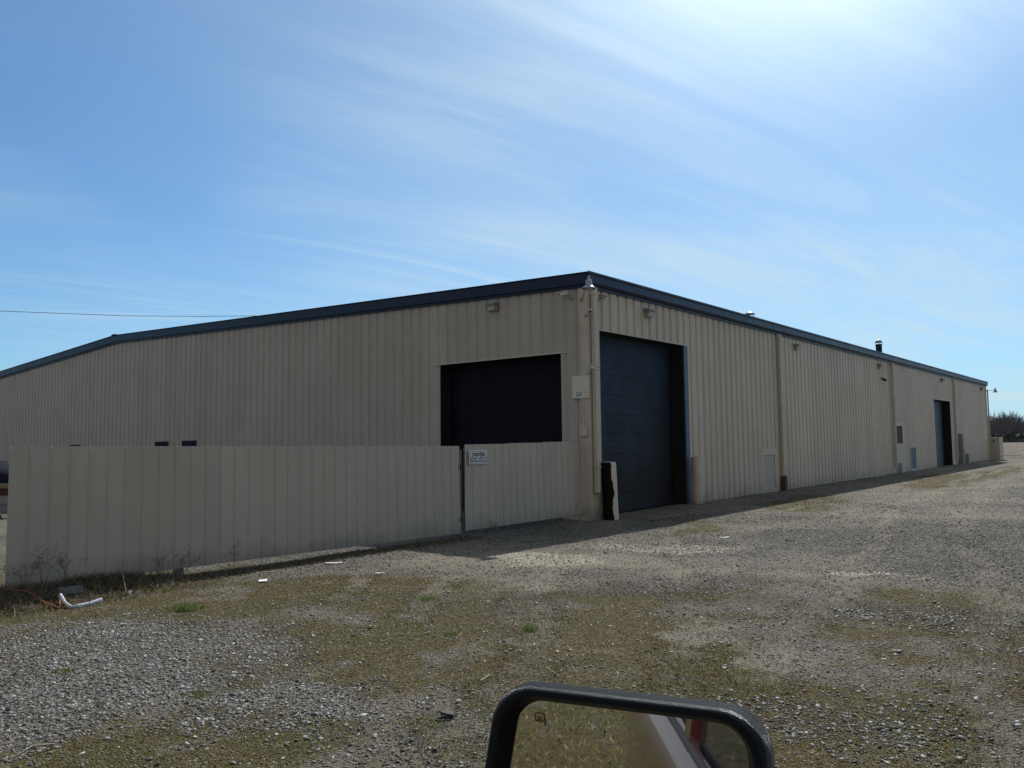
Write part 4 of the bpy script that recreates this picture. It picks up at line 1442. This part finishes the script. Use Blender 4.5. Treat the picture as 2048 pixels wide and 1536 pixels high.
weed(-11.45, .06, .30, .25, 6, 'tangled dry weed at the very left end of the long fence')
weed(-11.25, .08, .52, .14, 5, 'tallest dry weed near the left end of the long fence')
weed(-11.00, .05, .36, .26, 7, 'bushy dry weed behind the white pipe')
weed(-9.83, .07, .36, .16, 5, 'dry weed left of the dark post under the long fence')
weed(-9.60, .07, .30, .30, 6, 'wide spreading dry weed above the dark post under the long fence', .1)
weed(-8.82, .08, .40, .07, 3, 'slim upright dry weed near the middle of the long fence')
weed(-3.28, .08, .24, .10, 4, 'small dry weed at the foot of the gate below the notice')
weed(-.53, .08, .72, .05, 2, 'tall thin dry stalk at the right end of the gate', .06)
weed(.02, -.12, .26, .07, 3, 'short dry weed at the foot of the corner trim')

# orange wire, white pipe, half buried slab
g3 = lambda x, y, dz=.012: (x, y, gz(x, y) + dz)
w = MB(); w.tube([g3(-11.85, .10), g3(-11.66, .0, .03), g3(-11.50, -.12, .03), g3(-11.42, -.38, .02), g3(-11.36, -.62, .02), g3(-11.29, -.45, .05), g3(-11.26, -.33, .04), g3(-11.22, -.36, .02)], .008, 6)
o = build(w, 'orange_wire', [M['copper']]); tag(o, 'bent orange wire lying at the left of the white pipe', 'wire')
w = MB(); w.tube([g3(-11.25, -.36, .07), g3(-11.26, -.50, .035), g3(-11.26, -.66, .02), g3(-11.22, -.80, .02)], .019, 10); w.tube([g3(-11.24, -.78, .022), g3(-11.12, -.80, .028), g3(-10.99, -.79, .05)], .022, 10)
o = build(w, 'white_pipe', [M['pvc']]); tag(o, 'bent white plastic pipe on the gravel before the long fence', 'pipe')
w = MB(); w.obox((-11.08, -.22, gz(-11.08, -.22) + .02), (.12, -.03, .0), (.01, .05, .035), (0, -.008, .012)); o = build(w, 'concrete_slab', [M['louver']]); tag(o, 'grey broken slab lying in the shadow behind the white pipe', 'slab')


def litter(name, x, y, a, b_, ang_, mt, label, cat, h=.008, curl=.008):
    z = gz(x, y) + .012
    w_ = MB()
    ca_, sa2 = math.cos(ang_), math.sin(ang_)
    rows = []
    r_ = random.Random(int(abs(x * 777)))
    for i in range(5):
        u = -1 + i * .5
        row = []
        for j in range(4):
            v = -1 + j * 2 / 3
            px_, py_ = u * a + r_.uniform(-.1, .1) * a, v * b_ + r_.uniform(-.12, .12) * b_
            row.append((x + px_ * ca_ - py_ * sa2, y + px_ * sa2 + py_ * ca_, z + curl * abs(u) ** 2 + r_.uniform(0, .006)))
        rows.append(row)
    w_.grid(rows); w_.grid([[(p[0], p[1], p[2] - .003) for p in r] for r in rows])
    o_ = build(w_, name, [mt]); tag(o_, label, cat)


litter('paper_scrap', -9.18, -1.15, .085, .05, .9, M['paper'], 'white card scrap in front of the middle of the long fence', 'scrap')
litter('paper_scrap', -7.62, -.60, .12, .04, -.75, M['paper'], 'crumpled white sheet beside the fence shadow', 'scrap', curl=.004)
litter('paper_scrap', -7.94, -1.92, .06, .022, -.7, M['paper'], 'thin white scrap in the mossy dirt', 'scrap')
litter('foil_scrap', -10.54, -.47, .035, .03, .2, M['paper'], 'small bright crumpled scrap at the end of a twig', 'scrap', curl=.03)
litter('plastic_scrap', -1.5, -3.8, .08, .03, -.8, M['paper'], 'flat white scrap on the dark gravel', 'scrap')
w = MB(); w.lathe(g3(-11.55, -6.52, .01), [(.052, 0), (.055, .006), (.045, .012), (.0, .013)], 18, axis=(.25, -.1, 1)); o = build(w, 'rubber_disc', [M['rubber']]); tag(o, 'round black rubber disc in the gravel left of the mirror', 'disc')


def twig(pts, r_, label, mt='twig'):
    w_ = MB()
    w_.tube([g3(*p) for p in pts], r_, 5)
    o_ = build(w_, 'twig', [M[mt]]); tag(o_, label, 'twig', 'dry twigs on the ground')


twig([(-10.42, .12, .10), (-10.46, -.15, .12), (-10.56, -.46, .03)], .0045, 'straight bare twig leaning from the fence towards a bright scrap')
twig([(-11.62, .02, .02), (-11.42, .05, .16), (-11.25, .02, .20), (-11.10, .0, .28)], .006, 'pale bent twig rising at the left end of the long fence')
twig([(-13.47, -5.14, .02), (-13.36, -5.12, .05), (-13.24, -5.10, .02)], .006, 'pale stick lying near the lower left corner')
twig([(-9.25, -.75, .02), (-8.9, -.72, .05), (-8.65, -.62, .02)], .006, 'bent pale twig beside the shadow of the long fence')
twig([(-10.90, -6.23, .02), (-10.75, -6.19, .02)], .007, 'short pale stick just left of the mirror top')
twig([(-9.0, -3.05, .02), (-8.7, -3.2, .05), (-8.45, -3.25, .02)], .005, 'thin arched straw in the mossy dirt')
twig([(.9, -1.0, .01), (3.2, -1.05, .01)], .008, 'straight rod lying in the shade before the navy door')
twig([(31.5, -.55, .01), (34.6, -.75, .01)], .02, 'pale pole lying in the shade before the distant blue door')
w = MB(); w.poly([g3(42.6, -.45, .004), g3(44.6, -.5, .004), g3(46.2, -.75, .004), g3(44.5, -1.0, .004), g3(42.8, -.8, .004)])
pw_ = mat('puddle_water', (0.03, 0.04, 0.05), .03, spec=.8)
o = build(w, 'puddle', [pw_]); tag(o, 'small puddle at the foot of the wall beyond the grey cabinets', 'puddle', kind='structure')

# ------------------------------------------------------------------ the pickup the picture is taken from
HD = R(-10.2)
fw = Vector((math.cos(HD), math.sin(HD), 0)); lf = Vector((-math.sin(HD), math.cos(HD), 0))
tk = empty('parked_car', (CAM.x, CAM.y, 0), 'glossy dark red car whose large black door mirror stands in the foreground', 'car')


def TK(a, l, z):
    p = CAM + fw * a + lf * l
    return (p.x, p.y, z)


def loft(sections, closed=True, mi=0, smooth=True, caps=True):
    w_ = MB(); w_.grid(sections, mi, smooth, closed)
    if caps:
        w_.poly(sections[0][::-1], mi); w_.poly(sections[-1], mi)
    return w_


L0 = .19          # left flank, measured from the camera
WT = 1.95         # truck width
def body_sec(a, zt, zb, tuck=0.0, topw=.0):
    """cross-section of the lower body at station a"""
    l0, l1 = L0 - tuck, L0 - WT + tuck
    return [TK(a, l0 - .07 - topw, zt), TK(a, l0 - .02, zt - .04), TK(a, l0 + .015, zt - .16), TK(a, l0 + .03, zt - .33), TK(a, l0 + .025, zt - .5), TK(a, l0 - .02, zb + .08), TK(a, l0 - .09, zb),
            TK(a, l1 + .09, zb), TK(a, l1 + .02, zb + .08), TK(a, l1 - .025, zt - .5), TK(a, l1 - .03, zt - .33), TK(a, l1 - .015, zt - .16), TK(a, l1 + .02, zt - .04), TK(a, l1 + .07 + topw, zt)]
# front part with hood
w = loft([body_sec(2.75, .95, .45, .18), body_sec(2.65, 1.00, .40, .08), body_sec(2.2, 1.04, .36), body_sec(1.0, 1.08, .36)])
build(w, 'hood', [M['redpaint']], tk)
w = loft([body_sec(1.0, 1.07, .34), body_sec(0.2, 1.08, .34), body_sec(-.9, 1.09, .34), body_sec(-2.2, 1.10, .36, -.03), body_sec(-2.9, 1.10, .40, .0), body_sec(-3.25, 1.08, .46, .07), body_sec(-3.32, 1.04, .50, .14)])
build(w, 'body', [M['redpaint']], tk)
# greenhouse
def pillar(a0, z0, a1, z1, la0, la1, th=.035, mt='redpaint', name='pillar'):
    w_ = MB()
    A_, B_ = Vector(TK(a0, la0, z0)), Vector(TK(a1, la1, z1))
    d = (B_ - A_) / 2
    side_ = fw * th; out_ = lf * .02
    w_.obox((A_ + B_) / 2, side_, out_, d)
    build(w_, name, [M[mt]], tk)
ZB, ZT = 1.08, 1.93
for s_ in (0, 1):
    la0 = L0 - .05 if s_ == 0 else L0 - WT + .05
    la1 = L0 - .17 if s_ == 0 else L0 - WT + .17
    pillar(1.30, ZB - .02, .62, ZT, la0, la1)
    pillar(-.28, ZB - .02, -.30, ZT, la0, la1, .05)
    pillar(-1.24, ZB - .02, -1.20, ZT, la0, la1, .045)
    pillar(-3.12, ZB - .02, -2.90, ZT, la0, la1, .09)
pillar(-.19, ZB, -.21, ZT, L0 - .035, L0 - .155, .022, 'redstrip', 'door_edge')
sec = []
for a, dz, ins in ((.66, -.03, .03), (.5, .03, .0), (-.3, .06, 0), (-2.3, .05, 0), (-2.95, -.02, .03)):
    l0, l1 = L0 - .15 - ins, L0 - WT + .15 + ins
    sec.append([TK(a, l0, ZT - .02), TK(a, l0 - .01, ZT + .03 + dz * .5), TK(a, l0 - .10, ZT + .06 + dz), TK(a, l1 + .10, ZT + .06 + dz), TK(a, l1 + .01, ZT + .03 + dz * .5), TK(a, l1, ZT - .02)])
w = loft(sec)
build(w, 'roof', [M['redpaint']], tk)


def pane(pts, name):
    w_ = MB()
    p = [Vector(q) for q in pts]
    nrm_ = (p[1] - p[0]).cross(p[2] - p[0]).normalized() * .004
    w_.poly(p); w_.poly([q - nrm_ for q in p][::-1])
    build(w_, name, [M['glass']], tk)


pane([TK(-.35, L0 - .055, ZB), TK(-1.16, L0 - .055, ZB), TK(-1.07, L0 - .165, ZT), TK(-.36, L0 - .165, ZT)], 'rear_side_window')
pane([TK(-.35, L0 - WT + .055, ZB), TK(-1.16, L0 - WT + .055, ZB), TK(-1.07, L0 - WT + .165, ZT), TK(-.36, L0 - WT + .165, ZT)], 'rear_side_window')
pane([TK(-1.31, L0 - .055, ZB), TK(-3.0, L0 - .055, ZB), TK(-2.84, L0 - .165, ZT), TK(-1.27, L0 - .165, ZT)], 'quarter_window')
pane([TK(-1.31, L0 - WT + .055, ZB), TK(-3.0, L0 - WT + .055, ZB), TK(-2.84, L0 - WT + .165, ZT), TK(-1.27, L0 - WT + .165, ZT)], 'quarter_window')
pane([TK(1.22, L0 - WT + .055, ZB), TK(-.22, L0 - WT + .055, ZB), TK(-.24, L0 - WT + .165, ZT), TK(.60, L0 - WT + .165, ZT)], 'side_window')
pane([TK(1.30, L0 - .09, ZB), TK(1.30, L0 - WT + .09, ZB), TK(.64, L0 - WT + .19, ZT), TK(.64, L0 - .19, ZT)], 'windscreen')
pane([TK(-3.18, L0 - .12, ZB), TK(-3.18, L0 - WT + .12, ZB), TK(-2.96, L0 - WT + .22, ZT), TK(-2.96, L0 - .22, ZT)], 'rear_window')
for l_ in (-.28, -1.28):
    w = MB(); w.obox(CAM + fw * -.42 + lf * l_ + Vector((0, 0, 1.25 - CAM.z)), fw * .07 + Vector((0, 0, -.02)), lf * .24, Vector(fw * -.06) + Vector((0, 0, .38))); build(w, 'seat_back', [M['interior']], tk)
w = MB(); w.obox(CAM + fw * .02 + lf * (L0 - WT / 2) + Vector((0, 0, 1.083 - CAM.z)), fw * 1.2 , lf * (WT / 2 - .12), (0, 0, .006)); build(w, 'cab_floor', [M['interior']], tk)
w = MB()
w.tube([TK(1.25, L0 - .035, ZB + .004), TK(-3.0, L0 - .035, ZB + .004)], .012, 6)
build(w, 'belt_seal', [M['rubber']], tk)
# left door handle, tail lamp, wheels
w = MB(); w.tube([TK(-.02, L0 + .01, .95), TK(-.04, L0 + .05, .95), TK(-.16, L0 + .05, .95), TK(-.18, L0 + .01, .95)], .012, 8); build(w, 'door_handle', [M['chrome']], tk)

w = MB(); w.obox(Vector(TK(-3.24, L0 - .05, .95)), fw * .06, lf * .02, (0, 0, .16)); build(w, 'tail_lamp', [M['amber']], tk)
w = MB(); w.obox(Vector(TK(-3.24, L0 - WT + .05, .95)), fw * .06, lf * .02, (0, 0, .16)); build(w, 'tail_lamp', [M['amber']], tk)
for a in (1.95, -2.15):
    for l_ in (L0 - .17, L0 - WT + .17):
        wh = empty('wheel', (0, 0, 0)); wh.parent = tk; wh.location = Vector(TK(a, l_, .38)) - Vector(tk.location)
        w = MB(); w.lathe(TK(a, l_, .38), [(.24, -.12), (.36, -.12), (.385, -.08), (.385, .08), (.36, .12), (.24, .12)], 28, axis=lf); build(w, 'tyre', [M['rubber']], wh)
        w = MB(); w.lathe(TK(a, l_, .38), [(.05, -.09), (.24, -.10), (.24, .10), (.20, .105), (.12, .06), (.05, .10)], 20, axis=lf); build(w, 'rim', [M['galv']], wh)

# ---- door mirror
mr = empty('door_mirror', (0, 0, 0)); mr.parent = tk; mr.location = Vector((-14.753, -9.747, 1.4217)) - Vector(tk.location)
az_, tl_ = R(192.2), R(4.2)
mn_ = Vector((math.cos(az_) * math.cos(tl_), math.sin(az_) * math.cos(tl_), math.sin(tl_)))
mu = Vector((-math.sin(az_), math.cos(az_), 0)); mv = mn_.cross(mu)
if mv.z < 0: mv = -mv
MC = Vector((-14.753, -9.747, 1.4217))
MH = .27


def mp3(u, v, d):   # d forward, away from the viewer
    p = MC + mu * u + mv * v - mn_ * d
    return p


def rrect(x0, x1, y0, y1, rads, n_=8, slope=0.0):
    """rounded rectangle, corners TL TR BR BL; slope lifts the top edge to the right"""
    pts = []
    cs = [(x0, y1, rads[0], 90, 180), (x0, y0, rads[3], 180, 270), (x1, y0, rads[2], 270, 360), (x1, y1, rads[1], 0, 90)]
    for cx__, cy__, r_, a0, a1 in cs:
        ox = cx__ + (r_ if cx__ == x0 else -r_); oy = cy__ + (-r_ if cy__ == y1 else r_)
        for k in range(n_):
            a = R(a0 + (a1 - a0) * k / (n_ - 1))
            pts.append((ox + r_ * math.cos(a), oy + r_ * math.sin(a)))
    out = []
    for x_, y__ in pts:
        f_ = (y__ - y0) / (y1 - y0)
        out.append((x_ - (1 - f_) * .045 * (1 if x_ < 0 else -.35), y__ + slope * (x_ - x0) * f_))
    return out


def ring(x0, x1, y0, y1, rads, d, slope=.013):
    return [mp3(x_, y__, d) for x_, y__ in rrect(x0, x1, y0, y1, rads, 8, slope)]


gr_ = (.0215, .022, .03, .03)
orr = (.032, .031, .04, .04)
secs = [ring(-.0985, .0865, -MH + .015, .0185, gr_, .006),
        ring(-.1000, .0880, -MH + .013, .0200, gr_, -.002),
        ring(-.1060, .0930, -MH + .006, .0245, (.026, .028, .03, .03), -.010),
        ring(-.1125, .0985, -MH, .0290, orr, -.010),
        ring(-.1150, .1010, -MH - .002, .0315, orr, -.006),
        ring(-.1160, .1022, -MH - .003, .0325, orr, .002),
        ring(-.1158, .1022, -MH - .003, .0320, orr, .010),
        ring(-.1150, .1015, -MH - .002, .0295, orr, .022),
        ring(-.1120, .0990, -MH + .002, .0240, orr, .036),
        ring(-.1060, .0940, -MH + .010, .0150, orr, .052),
        ring(-.0920, .0820, -MH + .028, .0000, orr, .070),
        ring(-.0500, .0450, -MH + .070, -.040, (.02,) * 4, .084)]
w = MB(); w.grid(secs, 0, True, True); w.poly(secs[-1])
build(w, 'mirror_housing', [M['blackplastic']], mr)
w = MB()
gl_ = ring(-.0985, .0865, -MH + .015, .0185, gr_, .0045)
w.poly(gl_)
build(w, 'mirror_glass', [M['mirror']], mr)
w = MB(); w.obox(MC + mu * .16 - mv * .17 - mn_ * .05, mu * .075, mn_ * .025, mv * .03); w.obox(MC + mu * .16 - mv * .06 - mn_ * .05, mu * .075, mn_ * .02, mv * .02)
build(w, 'mirror_arm', [M['blackplastic']], mr)
# heated-mirror symbol printed on the glass
w = MB()
def mline(pts, wd):
    for (a0, b0), (a1, b1) in zip(pts, pts[1:]):
        dx, dy = a1 - a0, b1 - b0
        L_ = math.hypot(dx, dy); ex, ey = -dy / L_ * wd, dx / L_ * wd
        tx, ty = dx / L_ * wd * .6, dy / L_ * wd * .6
        w.poly([mp3(a0 + ex - tx, b0 + ey - ty, .0040), mp3(a0 - ex - tx, b0 - ey - ty, .0040), mp3(a1 - ex + tx, b1 - ey + ty, .0040), mp3(a1 + ex + tx, b1 + ey + ty, .0040)])
ux, vy = -.0850, .0086
mline([(ux + .0022, vy - .0065), (ux + .0008, vy - .0055), (ux, vy - .004), (ux, vy - .0012), (ux + .0012, vy), (ux + .0072, vy), (ux + .0084, vy - .0012), (ux + .0084, vy - .004), (ux + .0076, vy - .0055), (ux + .0064, vy - .0065)], .00032)
for i in range(3):
    a = ux + .0026 + i * .0016
    mline([(a, vy - .0025), (a + .0003, vy - .0035), (a - .0002, vy - .0045), (a + .0002, vy - .0055), (a - .0001, vy - .007)], .00026)
mline([(ux + .0092, vy - .0045), (ux + .0094, vy - .0086)], .00045)
build(w, 'heater_symbol', [M['signblack']], mr)
print('done', len(bpy.data.objects))
